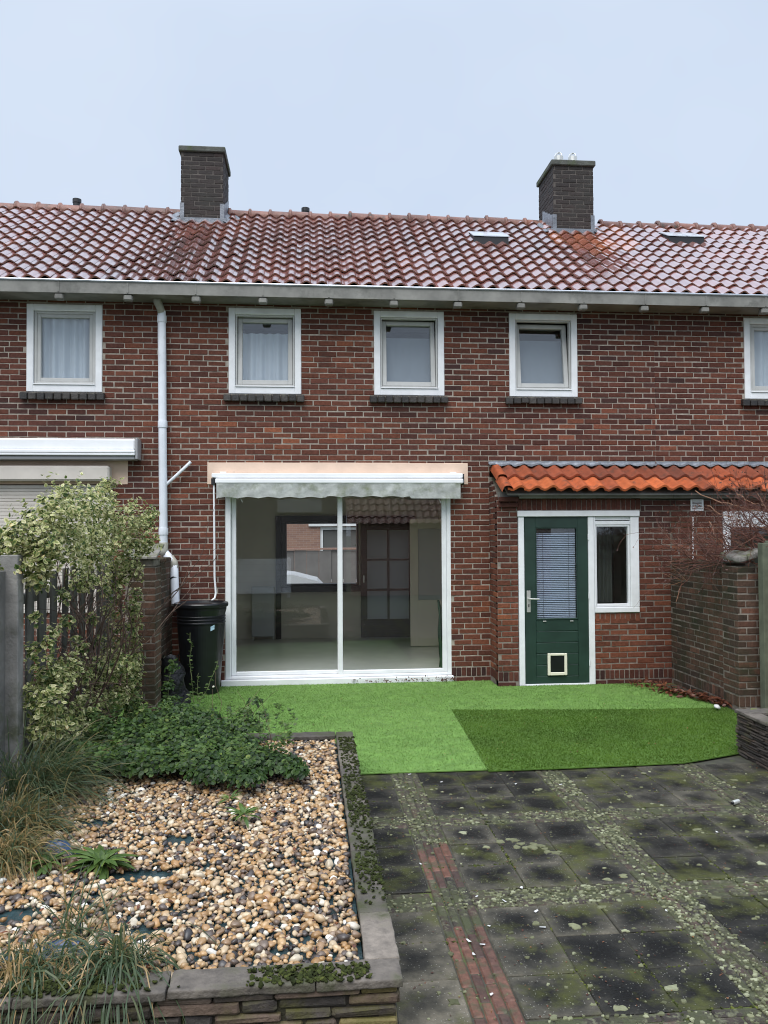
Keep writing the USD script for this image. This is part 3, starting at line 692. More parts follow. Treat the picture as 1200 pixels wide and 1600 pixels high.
obj('crank_rod', B().add(*tube([[-1.135, -.12, 2.40], [-1.135, -.12, 2.30], [-1.13, -.10, 1.30], [-1.115, -.10, 1.12], [-1.125, -.12, 1.06], [-1.16, -.14, 1.03]], .012, 8)), M['white_plastic'], aw, smooth=True)
for x, z in ((-.83, 2.225), (1.555, 2.215)): obj('loose_cord', B().add(*tube([[x, -.10, z + .05], [x + .01, -.11, z], [x + .03, -.11, z - .035]], .004, 5)), M['white_plastic'], aw)
# left neighbour's awning and roller shutter
aw2 = thing('awning', 'clean closed aluminium awning cassette above the beige roller shutter', 'awning')
obj('cassette', boxes(((-4.9, -.20, 2.80), (-2.03, -.012, 2.934)), c=.02), M['alu'], aw2)
obj('front_rail', boxes(((-4.9, -.235, 2.765), (-2.03, -.10, 2.798)), ((-4.9, -.23, 2.735), (-2.03, -.11, 2.764)), c=.006), M['alu'], aw2)
obj('cassette_base', boxes(((-4.9, -.20, 2.685), (-2.03, -.02, 2.733)), c=.01), M['alu_grey'], aw2)
obj('end_cap', boxes(((-2.028, -.225, 2.69), (-1.998, -.015, 2.94)), c=.02), M['alu_grey'], aw2)
obj('shutter_box', boxes(((-4.62, -.16, 2.444), (-2.336, -.0085, 2.62)), c=.02), M['shutter'], left_house)
ro = obj('roller_shutter', boxes(((-2.40, -.05, .90), (-2.336, .02, 2.44)), ((-4.62, -.05, .90), (-4.56, .02, 2.44))), M['shutter'], left_house)
for k in range(38):
    z = 2.40 - k * .0395
    obj('slat', boxes(((-4.56, -.028, z - .0365), (-2.402, -.014, z)), c=.006), M['shutter'], ro)

# ------------------------------------------------------------------ extension roof, door, window
ED = np.array([0, -.60, -.33]); EL = np.linalg.norm(ED); ED /= EL; EN = np.cross([1, 0, 0], ED); EN = EN if EN[2] > 0 else -EN
ORG = np.array([0, 0, 2.63])
def ext_roof(parent, x0, n, verge):
    rf = obj('extension_roof', B().add(np.array([[x0, -.56, 2.27], [x0 + n * .192, -.56, 2.27], [x0 + n * .192, 0, 2.59], [x0, 0, 2.59], [x0, -.56, 2.25], [x0 + n * .192, -.56, 2.25], [x0 + n * .192, 0, 2.57], [x0, 0, 2.57]]),
             np.array([[0, 1, 2, 3], [7, 6, 5, 4], [0, 4, 5, 1], [0, 3, 7, 4]])), M['gutter_wood'], parent)
    r = np.random.default_rng(int(x0 * 100))
    for row, s0 in ((0, .40), (1, EL + .03)):
        for k in range(n):
            t = (.30 if row == 0 else .72) + r.normal(0, .12)
            b = pantile(x0 + k * .192, s0, .192, .36 if row else .37, .048, .026, r, ORG, ED, EN, lift=.040, tint=(float(np.clip(t, 0, 1)), .5 + r.normal(0, .1), .5), nu=18)
            obj('roof_tile', b, M['orange_tile'], rf, smooth=True)
        if verge:
            th = np.linspace(.0, math.pi * .9, 7); q = []
            for s, l in ((s0 - .36, .0), (s0 + .012, .035)):
                q.append([ORG + ED * s + EN * (l + .004 + .05 * math.sin(t)) + np.array([x0 + .045 - .065 * (1 - math.cos(t)), 0, 0]) - EN * (.05 if t > 2.5 else 0) for t in th])
            g = grid(np.array(q)); obj('verge_tile', (g[0], g[1], (.6, .5, .5)), M['orange_tile'], rf, smooth=True)
    return rf
er1 = ext_roof(house, 2.30, 11, True); er2 = ext_roof(right_house, 2.30 + 11 * .192, 11, False)
def flash(parent, x0, x1):
    P = []; r = np.random.default_rng(int(x0 * 10))
    xs = np.arange(x0, x1 + .001, .024)
    for k, (y, z) in enumerate(((-.013, 2.70), (-.016, 2.662), (-.04, 2.660), (-.085, 2.640))):
        P.append([[x, y, z + (0 if k < 2 else .016 * (1 - math.cos(2 * math.pi * ((x - 2.30) / .192 - .20))) * .8 - .012) + r.normal(0, .003)] for x in xs])
    g = grid(np.array(P)); obj('lead_flashing', (g[0], g[1]), M['lead'], parent, smooth=True)
flash(er1, 2.20, XQ); flash(er2, XQ, 6.6)
obj('fascia_board', boxes(((2.46, -.485, 2.218), (XQ, -.42, 2.285))), M['fascia'] if 'fascia' in M else M['gutter_wood'], house)
obj('fascia_board', boxes(((XQ + .001, -.485, 2.218), (6.6, -.42, 2.285))), M['gutter_wood'], right_house)
obj('wall_plate', boxes(((2.24, -.398, 2.21), (XQ, -.30, 2.30))), M['gutter_wood'], house)
obj('wall_plate', boxes(((XQ + .001, -.398, 2.21), (6.6, -.30, 2.30))), M['gutter_wood'], right_house)

yf, yb_ = EXT_Y - .022, EXT_Y + .08
dfm = obj('door_frame', boxes(((2.462, yf, .0), (2.530, yb_, 2.0)), ((3.312, yf, .0), (3.384, yb_, 2.0)), ((2.45, yf - .018, 2.002), (3.945, yb_, 2.071)), c=.005), M['white_paint'], house)
obj('doorstep', boxes(((2.53, EXT_Y - .03, -.02), (3.312, EXT_Y + .06, .018))), M['alu'], house)
gx0, gx1, gz0, gz1 = 2.668, 3.182, .785, 1.872
door = obj('door', boxes(((2.534, yf + .012, .022), (gx0, yb_ - .03, 1.997)), ((gx1, yf + .012, .022), (3.309, yb_ - .03, 1.997)), ((gx0, yf + .012, gz1), (gx1, yb_ - .03, 1.997)),
           ((gx0, yf + .012, .022), (gx1, yb_ - .03, .105)), c=.003), M['green_paint'], house)
for z0, z1 in ((.105, .238), (.241, .371), (.374, .503), (.506, .636), (.639, gz0 - .012)):
    obj('door_board', boxes(((gx0 + .001, yf + .016, z0), (gx1 - .001, yb_ - .035, z1)), c=.005), M['green_paint'], door)
obj('glazing_bead', frame_b(gx0 + .0005, gx1 - .0005, gz0 - .010, gz1 - .0005, (.012, .012, .018, .012), yf + .008, yf + .03), M['green_paint'], door)
obj('pane', boxes(((gx0 + .013, yf + .034, gz0 + .008), (gx1 - .013, yf + .039, gz1 - .013)), c=.0005), M['glass'], door)
h_ = obj('handle', boxes(((2.556, yf + .002, .868), (2.602, yf + .0118, 1.122)), c=.003), M['steel'], door)
obj('lever', B().add(*tube([[2.579, yf, 1.028], [2.579, yf - .05, 1.028], [2.60, yf - .056, 1.028], [2.69, yf - .054, 1.026]], .010, 10)), M['steel'], h_, smooth=True)
obj('keyhole', boxes(((2.572, yf - .0005, .93), (2.585, yf + .0018, .965)), c=.001), M['black_metal'], h_)
cf = obj('cat_flap', frame_b(2.80, 3.035, .118, .378, (.033, .033, .037, .028), yf - .012, yf + .0118, .008), M['cream'], door)
obj('flap', boxes(((2.834, yf - .002, .156), (3.001, yf + .004, .349)), c=.002), M['black_plastic'], cf)
for x in (2.77, 3.10): obj('vent_slot', boxes(((x - .02, yf + .0035, gz0 - .034), (x + .02, yf + .0115, gz0 - .022))), M['steel'], door)
for z in (1.72, 1.02, .22): obj('hinge', B().add(*tube([[3.3105, yf - .004, z], [3.3105, yf - .004, z + .07]], .007, 8)), M['white_paint'], dfm)
kw = obj('window', boxes(((3.388, yf, .85), (3.940, yb_, .915)), ((3.388, yf, .915), (3.400, yb_, 2.0)), ((3.835, yf, .915), (3.940, yb_, 2.0)), ((3.40, yf + .01, 1.90), (3.835, yb_, 1.945)), ((3.40, yf + .02, 1.955), (3.835, yb_, 1.998)), c=.005), M['white_paint'], house)
obj('sash', frame_b(3.402, 3.833, .918, 1.898, (.02, .024, .035, .02), yf + .018, yb_ - .02, .005), M['white_plastic'], kw)
obj('pane', boxes(((3.424, yf + .04, .955), (3.807, yf + .045, 1.876)), c=.0005), M['glass'], kw)
bld = thing('venetian_blind', 'blue-grey slatted blind behind the glass of the green door', 'blind')
obj('head_rail', boxes(((gx0 + .02, yf + .047, gz1 - .062), (gx1 - .13, yf + .075, gz1 - .02))), M['black_metal'], bld)
for k in range(47):
    z = gz1 - .072 - k * .0219
    v_, f_ = cbox((gx0 + .016, yf + .049, z - .0015), (gx1 - .016, yf + .071, z + .0015), .001)
    v_ = v_.copy(); v_[:, 2] += (v_[:, 1] - (yf + .06)) * .62
    obj('slat', (v_, f_), M['blind'], bld)
for x in (gx0 + .10, gx1 - .10): obj('ladder_cord', boxes(((x - .0015, yf + .045, gz0 + .01), (x + .0015, yf + .0465, gz1 - .03)), c=.0003), M['black_metal'], bld)
P = np.array([[[3.42 + .30 * j / 30, -.10 + .022 * math.sin(j * 1.25), z] for j in range(31)] for z in (.95, 1.9)])
obj('dark_curtain', grid(P), M['dark_curtain'], label='dark folded curtain inside the white window beside the green door', cat='curtain', smooth=True)
# neighbour's window, vent and conduit
nw = obj('window', frame_b(5.006, 5.998, 1.052, 2.058, .06, yf, yb_, .005), M['white_paint'], right_house)
obj('sash', frame_b(5.068, 5.936, 1.114, 1.90, .035, yf + .02, yb_ - .02), M['white_plastic'], nw)
obj('transom', boxes(((5.068, yf + .01, 1.905), (5.936, yb_, 1.994))), M['white_plastic'], nw)
obj('pane', boxes(((5.105, yf + .04, 1.151), (5.899, yf + .045, 1.863)), c=.0005), M['glass'], nw)
vt = obj('wall_vent', frame_b(4.596, 4.757, 2.062, 2.206, .018, EXT_Y - .022, EXT_Y - .0015), M['alu'], right_house)
for k in range(6): obj('louvre', boxes(((4.615, EXT_Y - .018, 2.083 + k * .0185), (4.738, EXT_Y - .004, 2.092 + k * .0185)), c=.002), M['alu'], vt)
obj('back_plate', boxes(((4.615, EXT_Y - .0035, 2.081), (4.738, EXT_Y - .0015, 2.187)), c=.0005), M['black_metal'], vt)
obj('conduit', B().add(*tube([[4.62, EXT_Y - .018, 1.99], [4.612, EXT_Y - .018, 1.40]], .011, 8)), M['white_plastic'], right_house)
for z in (1.87, 1.70, 1.52): obj('clip', boxes(((4.596, EXT_Y - .034, z), (4.634, EXT_Y - .0075, z + .012))), M['black_metal'], right_house)
#GARDEN#
# ------------------------------------------------------------------ garden helpers
def at(px, py, y):
    d = fw + rt * (px - 600) / FPX - up * (py - 800) / FPX
    return CAM + d * (y - CAM[1]) / d[1]
def atz(px, py, z):
    d = fw + rt * (px - 600) / FPX - up * (py - 800) / FPX
    return CAM + d * (z - CAM[2]) / d[2]
def unit(v): return v / np.maximum(np.linalg.norm(v, axis=-1, keepdims=True), 1e-9)
def leaves(b, P, D, Nn, L, Wd, rim, mid, droop=.15):
    """ovate leaves: seven vertices each, rim and middle with their own tint (n arrays of tint.r)"""
    n = len(P); D = unit(D); S = unit(np.cross(D, Nn)); Nn = np.cross(S, D)
    L = np.broadcast_to(L, n)[:, None]; Wd = np.broadcast_to(Wd, n)[:, None]
    q = [P, P + D * L * .30 + S * Wd * .46, P + D * L * .68 + S * Wd * .40 - Nn * L * droop * .4, P + D * L - Nn * L * droop,
         P + D * L * .68 - S * Wd * .40 - Nn * L * droop * .4, P + D * L * .30 - S * Wd * .46, P + D * L * .48 - Nn * Wd * .12]
    V = np.stack(q, 1).reshape(-1, 3)
    F = (np.arange(n)[:, None, None] * 7 + np.array([[6, 0, 1], [6, 1, 2], [6, 2, 3], [6, 3, 4], [6, 4, 5], [6, 5, 0]])).reshape(-1, 3)
    g = rng.normal(.5, .12, n)
    T = np.zeros((n, 7, 3)); T[:, :, 0] = np.asarray(rim)[:, None]; T[:, 6, 0] = mid; T[:, 0, 0] = mid; T[:, :, 1] = g[:, None]; T[:, :, 2] = .5
    return b.add(V, F, np.clip(T.reshape(-1, 3), .01, .99))
def blades(b, P, D, L, Wd, sag, tint, n=7):
    """arching grass blades as tapered ribbons"""
    m = len(P); s = np.linspace(0, 1, n)
    side = unit(np.cross(D, [0, 0, 1.0]) + rng.normal(0, .25, (m, 3)))
    C = P[:, None] + D[:, None] * (L[:, None] * s)[:, :, None] - np.array([0, 0, 1.0]) * (sag[:, None] * L[:, None] * s ** 2.2)[:, :, None]
    w = Wd[:, None] * np.sqrt(np.clip(1 - s ** 2.5, .02, 1))[None] * .5
    V = np.stack([C + side[:, None] * w[:, :, None], C - side[:, None] * w[:, :, None]], 2).reshape(-1, 3)
    i = np.arange(m)[:, None] * 2 * n + 2 * np.arange(n - 1)[None]; i = i.ravel()
    F = np.vstack([np.stack([i, i + 1, i + 3], 1), np.stack([i, i + 3, i + 2], 1)])
    T = np.zeros((m, n, 2, 3)); T[..., 0] = (tint[:, None] + .12 * s[None])[:, :, None]; T[..., 1] = .5; T[..., 2] = .5
    return b.add(V, F, np.clip(T.reshape(-1, 3), .01, .99))
ICO = trimesh.creation.icosphere(1); IV, IF = np.array(ICO.vertices), np.array(ICO.faces)
ICO0 = trimesh.creation.icosphere(0); JV, JF = np.array(ICO0.vertices), np.array(ICO0.faces)
def blobs(b, P, R, tint, low=False, flat=(.75, 1.0), seed=0, rough=.12):
    """rounded stones: P centres, R radii, tint (n,)"""
    r = np.random.default_rng(seed); n = len(P); V0, F0 = (JV, JF) if low else (IV, IF)
    sc = np.stack([r.uniform(.8, 1.3, n), r.uniform(.75, 1.05, n), r.uniform(*[f * .72 for f in flat], n)], 1) * R[:, None]
    a, t1, t2 = r.uniform(0, 6.28, n), r.normal(0, .35, n), r.normal(0, .35, n)
    V = V0[None] * (1 + r.normal(0, rough, (n, len(V0), 1))) * sc[:, None]
    def rot(V, a, i, j):
        c, s = np.cos(a)[:, None], np.sin(a)[:, None]; x, y = V[..., i].copy(), V[..., j].copy()
        V[..., i] = x * c - y * s; V[..., j] = x * s + y * c
    rot(V, t1, 0, 2); rot(V, t2, 1, 2); rot(V, a, 0, 1)
    V = (V + P[:, None]).reshape(-1, 3)
    F = (np.arange(n)[:, None, None] * len(V0) + F0).reshape(-1, 3)
    T = np.zeros((n, len(V0), 3)); T[..., 0] = tint[:, None]; T[..., 1] = r.normal(.5, .12, n)[:, None]; T[..., 2] = .5
    return b.add(V, F, T.reshape(-1, 3))

M['tile'] = usdkit.material(stage, '/World/Looks/tile', {
    'g': ('geometry', {}), 'at': ('attribute', {'attribute': 'tint'}), 'sp': ('separate_color', {'color_type': 'rgb'}),
    'n1': ('noise_texture', {'scale': 5.0, 'detail': 8.0, 'roughness': .72}), 'n2': ('noise_texture', {'scale': 3.1, 'detail': 6.0, 'roughness': .65}),
    'k': ('math', {'math_type': 'multiply_add', 'value2': 1.15, 'value3': -.56}), 'a': ('math', {'math_type': 'add', 'use_clamp': True}),
    'r': ('rgb_ramp', {'ramp': [(0, (.005, .005, .0045)), (.22, (.011, .0105, .009)), (.42, (.029, .027, .022)), (.62, (.070, .064, .049)), (.85, (.150, .132, .100)), (1, (.25, .22, .17))]}),
    'gm': ('map_range', {'from_min': .50, 'from_max': .64, 'to_min': 0.0, 'to_max': .8, 'clamp': True}), 'gx': ('mix_color', {'b': (.066, .072, .018)}),
    'v': ('voronoi_texture', {'scale': 95.0}), 'vd': ('map_range', {'from_min': .16, 'from_max': .24, 'to_min': 1.0, 'to_max': 0.0, 'clamp': True}),
    'vs': ('separate_color', {'color_type': 'rgb'}), 'vg': ('math', {'math_type': 'greater_than', 'value2': .72}), 'vm': ('math', {'math_type': 'multiply'}), 'v5': ('math', {'math_type': 'multiply', 'value2': .8}), 'vx': ('mix_color', {'b': (.30, .29, .25)}),
    'rm': ('map_range', {'from_min': 0.0, 'from_max': .7, 'to_min': .38, 'to_max': .8, 'clamp': True}),
    'nb': ('noise_texture', {'scale': 110.0, 'detail': 4.0}), 'bp': ('bump', {'distance': .004}), 'p': ('principled_bsdf', {'specular_ior_level': .22})},
    [('at.color', 'sp.color'), ('g.position', 'n1.vector'), ('g.position', 'n2.vector'), ('n1.fac', 'k.value1'), ('sp.r', 'a.value1'), ('k.value', 'a.value2'), ('a.value', 'r.fac'),
     ('n2.fac', 'gm.value'), ('gm.result', 'gx.fac'), ('r.color', 'gx.a'), ('g.position', 'v.vector'), ('v.distance', 'vd.value'), ('v.color', 'vs.color'), ('vs.r', 'vg.value1'), ('vd.result', 'vm.value1'), ('vg.value', 'vm.value2'), ('vm.value', 'v5.value1'),
     ('v5.value', 'vx.fac'), ('gx.result', 'vx.a'), ('vx.result', 'p.base_color'), ('a.value', 'rm.value'), ('rm.result', 'p.roughness'), ('g.position', 'nb.vector'), ('nb.fac', 'bp.height'), ('bp.normal', 'p.normal')], surface='p.BSDF')
M['paver'] = mat('paver', [(0, (.030, .020, .017)), (.4, (.060, .034, .026)), (.7, (.095, .045, .032)), (1, (.150, .066, .042))], rough=.6, tint=True, noise=(30, .55, 1.35), bump=(90, .004), stain=((.06, .06, .030), 9, .50, .64, 0))
M['mossy_paver'] = mat('mossy_paver', [(0, (.022, .018, .014)), (.5, (.045, .032, .024)), (1, (.09, .05, .036))], rough=.75, tint=True, noise=(30, .5, 1.4), bump=(90, .006), stain=((.12, .12, .072), 26, .50, .60, 0), moss=((.05, .055, .022), 8, .44, .58, 0))
M['lichen'] = mat('lichen', [(0, (.075, .078, .042)), (.6, (.17, .175, .10)), (1, (.30, .31, .20))], rough=.9, tint=True, noise=(60, .8, 1.15), spec=.2)
M['moss'] = mat('moss', [(0, (.020, .025, .009)), (.6, (.044, .054, .016)), (1, (.10, .11, .026))], rough=.95, tint=True, noise=(60, .5, 1.5), bump=(200, .004), spec=.1)
M['slate'] = mat('slate', [(0, (.030, .027, .026)), (.4, (.075, .058, .047)), (.75, (.13, .088, .064)), (1, (.17, .135, .05))], rough=.75, tint=True, noise=(18, .6, 1.35), bump=(50, .008), moss=((.085, .082, .014), 3.0, .55, .72, .04))
M['coping'] = mat('coping', [(0, (.065, .057, .049)), (1, (.20, .17, .14))], rough=.75, tint=True, noise=(20, .55, 1.3), bump=(70, .006), moss=((.045, .050, .018), 5.0, .50, .68, .04))
M['pebble'] = mat('pebble', [(0, (.030, .026, .026)), (.12, (.085, .065, .055)), (.25, (.21, .14, .09)), (.36, (.36, .20, .075)), (.5, (.43, .28, .14)), (.68, (.50, .38, .24)), (.86, (.58, .50, .37)), (1, (.80, .78, .72))],
                  rough=.38, tint=True, noise=(45, .7, 1.2), coat=.15)
M['liner'] = mat('liner', (.020, .045, .050), rough=.35, noise=(8, .6, 1.4), bump=(12, .02))
M['blue_sheet'] = mat('blue_sheet', (.018, .05, .12), rough=.3, noise=(10, .5, 1.4))
M['variegated'] = mat('variegated', [(0, (.020, .045, .012)), (.35, (.075, .125, .030)), (.6, (.32, .33, .11)), (.85, (.70, .68, .40)), (1, (.62, .34, .09))], rough=.45, tint=True, trans=.3, spec=.25)
M['ivy'] = mat('ivy', [(0, (.012, .030, .007)), (.5, (.040, .085, .016)), (.85, (.095, .155, .032)), (1, (.21, .25, .05))], rough=.45, tint=True, trans=.25, spec=.35)
M['grass'] = mat('grass', [(0, (.030, .058, .022)), (.35, (.065, .10, .045)), (.6, (.14, .13, .045)), (.85, (.30, .20, .075)), (1, (.46, .32, .16))], rough=.5, tint=True, trans=.3)
M['twig'] = mat('twig', [(0, (.045, .028, .022)), (.5, (.11, .065, .045)), (1, (.22, .15, .10))], rough=.8, tint=True, noise=(30, .7, 1.3))
M['red_twig'] = mat('red_twig', [(0, (.045, .018, .014)), (.6, (.13, .045, .028)), (1, (.33, .19, .11))], rough=.7, tint=True, noise=(30, .7, 1.3))
M['dead_leaf'] = mat('dead_leaf', [(0, (.045, .016, .010)), (.5, (.14, .045, .022)), (.8, (.26, .10, .035)), (1, (.45, .33, .10))], rough=.5, tint=True, trans=.15)
M['old_wood'] = mat('old_wood', [(0, (.075, .072, .062)), (.7, (.16, .155, .14)), (1, (.34, .33, .31))], rough=.85, tint=True, noise=(7, .65, 1.3), bump=(60, .004), moss=((.06, .07, .03), 3, .55, .75, 0))
M['green_wood'] = mat('green_wood', (.115, .125, .085), rough=.85, noise=(8, .7, 1.3), bump=(60, .004))
M['flake'] = mat('flake', (.56, .56, .55), rough=.5)
M['white_car'] = mat('white_car', (.80, .81, .82), rough=.25, coat=.5)

# ------------------------------------------------------------------ patio
patio = obj('patio', grid(np.stack(np.meshgrid(np.linspace(-2.4, 6.0, 30), np.linspace(-9.6, .2, 36), [-.0075], indexing='ij'), -1)[:, :, 0]), M['joint'], kind='structure')
S1, S2, S3 = .60, 1.70, 2.80
COLS = [(.30, .597), (.80, 1.097), (1.10, 1.397), (1.40, 1.697), (1.90, 2.197), (2.20, 2.497), (2.50, 2.797), (3.0, 3.297), (3.30, 3.597), (3.60, 3.897)]
STR_X = [(.602, .796), (1.702, 1.896), (2.802, 2.996)]
STR_Y = [(-4.817, -4.623), (-5.917, -5.723), (-7.017, -6.823), (-8.117, -7.923)]
ROWS = [(y + .002 + .3 * k, y + .299 + .3 * k) for y in (-4.617, -5.717, -6.817, -7.917) for k in range(3)]
r = np.random.default_rng(50)
def tilemesh(x0, x1, y0, y1, tone, wet, n=11, c=.005):
    us, vs = np.linspace(0, 1, n), np.linspace(0, 1, n)
    dz = r.normal(0, .0015); tx, ty = r.normal(0, .002, 2)
    P, T = [], []
    for i, u in enumerate(us):
        for j, v_ in enumerate(vs):
            e = min(u, 1 - u, v_, 1 - v_) * 2
            uu = u if 0 < i < n - 1 else u
            rim = (i in (0, n - 1)) or (j in (0, n - 1))
            P.append([x0 + (x1 - x0) * u, y0 + (y1 - y0) * v_, dz + tx * (u - .5) + ty * (v_ - .5) - (.005 if rim else .0035 * e) ])
            k = np.clip((e * 1.6 - .35) * (.35 + 1.3 * n2(x0 * 9 + u * 1.7, y0 * 9 + v_ * 1.7, 17)), 0, 1)
            T.append([np.clip(tone * (1 - wet * k), .01, .99), .5, k])
    P, T = np.array(P), np.array(T)
    for a in range(0, n * n):   # rim inset for a rounded arris
        i, j = divmod(a, n)
        if i == 1: P[a, 0] = x0 + c
        if i == n - 2: P[a, 0] = x1 - c
        if j == 1: P[a, 1] = y0 + c
        if j == n - 2: P[a, 1] = y1 - c
    g = grid(P.reshape(n, n, 3)); b = B().add(g[0], g[1], T)
    R_ = np.array([[x0, y0, -.04], [x1, y0, -.04], [x1, y1, -.04], [x0, y1, -.04]]); z = -.005 + dz
    top = R_.copy(); top[:, 2] = P[[0, (n - 1) * n, n * n - 1, n - 1], 2]
    b.add(np.vstack([R_, top]), np.array([[0, 1, 5, 4], [1, 2, 6, 5], [2, 3, 7, 6], [3, 0, 4, 7]]), (tone, .5, .2))
    return b
for (x0, x1) in COLS:
    for (y0, y1) in ROWS:
        cx, cy = (x0 + x1) / 2, (y0 + y1) / 2
        tone = .47 + .6 * (n2(cx * .9, cy * .9, 8) - .5) + r.normal(0, .05); wet = np.clip(1.1 + r.normal(0, .22), .3, 1.4)
        if x0 < .5 and cy < -6.0: tone += .22; wet *= .45
        if .7 < x0 < 1.0 and -6.75 < cy < -6.1: tone += .18; wet *= .6
        if cy > -4.6 and x0 > 1.8: wet *= .45; tone += .03
        j = r.normal(0, .0018, 4)
        obj('paving_tile', tilemesh(x0 + .0005 + j[0], x1 - .0005 + j[1], y0 + .001 + j[2], y1 - .001 + j[3], float(tone), float(wet)), M['tile'], patio)
pav = []
def paver(x0, x1, y0, y1):
    cx, cy = (x0 + x1) / 2, (y0 + y1) / 2
    t = .40 + r.normal(0, .2); red = x1 < .81 and (-5.62 < cy < -5.12 or cy < -6.12)
    if red: t = .78 + r.normal(0, .16)
    j = r.normal(0, .0012, 4); z = r.normal(-.001, .0016)
    v_, f_ = cbox((x0 + .0022 + j[0], y0 + .0022 + j[1], -.05), (x1 - .0022 + j[2], y1 - .0022 + j[3], z), .006)
    v_ = v_.copy(); v_[:, 2] += np.where(v_[:, 2] > -.02, (v_[:, 0] - cx) * r.normal(0, .02) + (v_[:, 1] - cy) * r.normal(0, .008), 0)
    pav.append((np.linalg.norm([cx, cy + CD, CH]), (v_, f_, (float(np.clip(t, .02, .98)), float(.5 + r.normal(0, .13)), .5)), M['paver' if red else 'mossy_paver']))
for (a, b_) in STR_X:
    w = (b_ - a) / 4
    for k in range(4):
        y = -8.0 + (k % 2) * .10 + r.uniform(-.02, .02)
        while y < -3.55:
            paver(a + k * w, a + (k + 1) * w, y, min(y + .203, -3.5)); y += .203
for (a, b_) in STR_Y:
    w = (b_ - a) / 4
    edges = [(.30, .60), (.798, 1.70), (1.898, 2.80), (2.998, 3.9)]
    for k in range(4):
        for e0, e1 in edges:
            x = e0 - (k % 2) * .10
            while x < e1 - .02:
                x0, x1 = max(x, e0), min(x + .203, e1)
                if x1 - x0 > .035: paver(x0, x1, a + k * w, a + (k + 1) * w)
                x += .203
pav.sort(key=lambda t: t[0]); rest = B()
pav = [p for p in pav if p[1][0][:, 1].max() > -7.1]
for k, (d, g, m_) in enumerate(pav):
    if k < 300: obj('paving_brick', g, m_, patio)
    else: rest.add(*g)
if rest.n: obj('further_paving_bricks', rest, M['mossy_paver'], patio, kind='stuff')
# lichen: thin rosettes, thick on the brick strips
lb = B()
def rosette(x, y, R, t, z=.0015):
    k = 9; th = np.arange(k) * 2 * np.pi / k + r.uniform(0, 1); rr = R * r.uniform(.45, 1.3, k)
    e = np.stack([x + rr * np.cos(th) * 1.15, y + rr * np.sin(th), np.full(k, z - .004)], 1)
    i = np.stack([x + .86 * rr * np.cos(th) * 1.15, y + .86 * rr * np.sin(th), np.full(k, z + .0012)], 1)
    V = np.vstack([e, i, [[x, y, z + .0016]]]); F = []
    for a in range(k):
        c = (a + 1) % k; F += [[a, c, k + c], [a, k + c, k + a], [k + a, k + c, 2 * k]]
    lb.add(V, np.array(F), (t, .5 + r.normal(0, .1), .5))
for (a, b_), n, lo, hi in ((STR_X[1], 1300, -6.9, -4.9), (STR_X[1], 350, -4.8, -3.8), (STR_X[2], 600, -5.6, -3.75), (STR_X[0], 350, -5.1, -3.8)):
    for _ in range(n):
        y = r.uniform(lo, hi)
        if n2(a * 3, y * 2.2, 12) + r.normal(0, .1) > .45: rosette(r.uniform(a, b_), y, r.choice([r.uniform(.002, .006), r.uniform(.005, .013)]), float(np.clip(r.normal(.55, .3), 0, 1)))
for (a, b_), n in ((STR_Y[0], 1000), (STR_Y[1], 1400), (STR_Y[2], 500)):
    for _ in range(n):
        x = r.uniform(.35, 3.3)
        if n2(x * 1.6, a * 3, 13) + (.12 if .9 < x < 2.0 else -.06) + r.normal(0, .1) > .46: rosette(x, r.uniform(a, b_), r.choice([r.uniform(.002, .006), r.uniform(.005, .013)]), float(np.clip(r.normal(.55, .3), 0, 1)))
for _ in range(900): rosette(r.uniform(.4, 3.4), r.uniform(-7.0, -3.8), r.choice([r.uniform(.002, .006), r.uniform(.006, .014), r.uniform(.014, .028)], p=[.7, .22, .08]), float(np.clip(r.normal(.45, .25), 0, 1)))
for k in range(16):
    a = k / 15; rosette(1.14 + .26 * a + r.normal(0, .02), -5.10 - .16 * a + .05 * math.sin(k * .8), r.uniform(.015, .03), .45)
obj('lichen', lb, M['lichen'], label='pale grey-green lichen rosettes spread over the paving bricks', cat='lichen', kind='stuff')
# white paint flakes on the paving
fp = [(640, 1210), (690, 1222), (806, 1225), (657, 1350), (745, 1401), (815, 1387), (788, 1408), (838, 1424), (764, 1447), (732, 1470), (754, 1476), (740, 1491), (768, 1554), (848, 1449), (1041, 1423), (1120, 1300), (876, 1226)]
for px, py in fp:
    p = atz(px, py, .004); a = r.uniform(0, 3.1); l, w_ = r.uniform(.007, .016), r.uniform(.004, .008)
    u = np.array([math.cos(a), math.sin(a), 0]); n_ = np.array([-u[1], u[0], 0])
    q = np.array([p - u * l - n_ * w_, p + u * l * .9 - n_ * w_ * .5, p + u * l + n_ * w_ * .7, p - u * l * .8 + n_ * w_]); q[:, 2] += np.array([0, .002, .003, .001])
    t_ = q + [0, 0, .0012]
    obj('paint_flake', B().add(np.vstack([q, t_]), np.array([[4, 5, 6, 7], [0, 1, 5, 4], [1, 2, 6, 5], [2, 3, 7, 6], [3, 0, 4, 7], [3, 2, 1, 0]])), M['flake'], label='small white flake of paint lying on the mossy paving', cat='paint flake', group='white flakes scattered on the paving')
c = atz(1150, 1253, .016); d = np.array([.9, .42, .05]); d /= np.linalg.norm(d)
can = thing('small_can', 'small silver canister lying on the paving near the right edge', 'canister')
obj('body', B().add(*tube([c - d * .030, c - d * .028, c + d * .024, c + d * .027], [.012, .015, .015, .013], 16)), M['steel'], can, smooth=True)
obj('cap', B().add(*tube([c - d * .042, c - d * .039, c - d * .0305], [.007, .009, .009], 12)), M['black_plastic'], can, smooth=True)

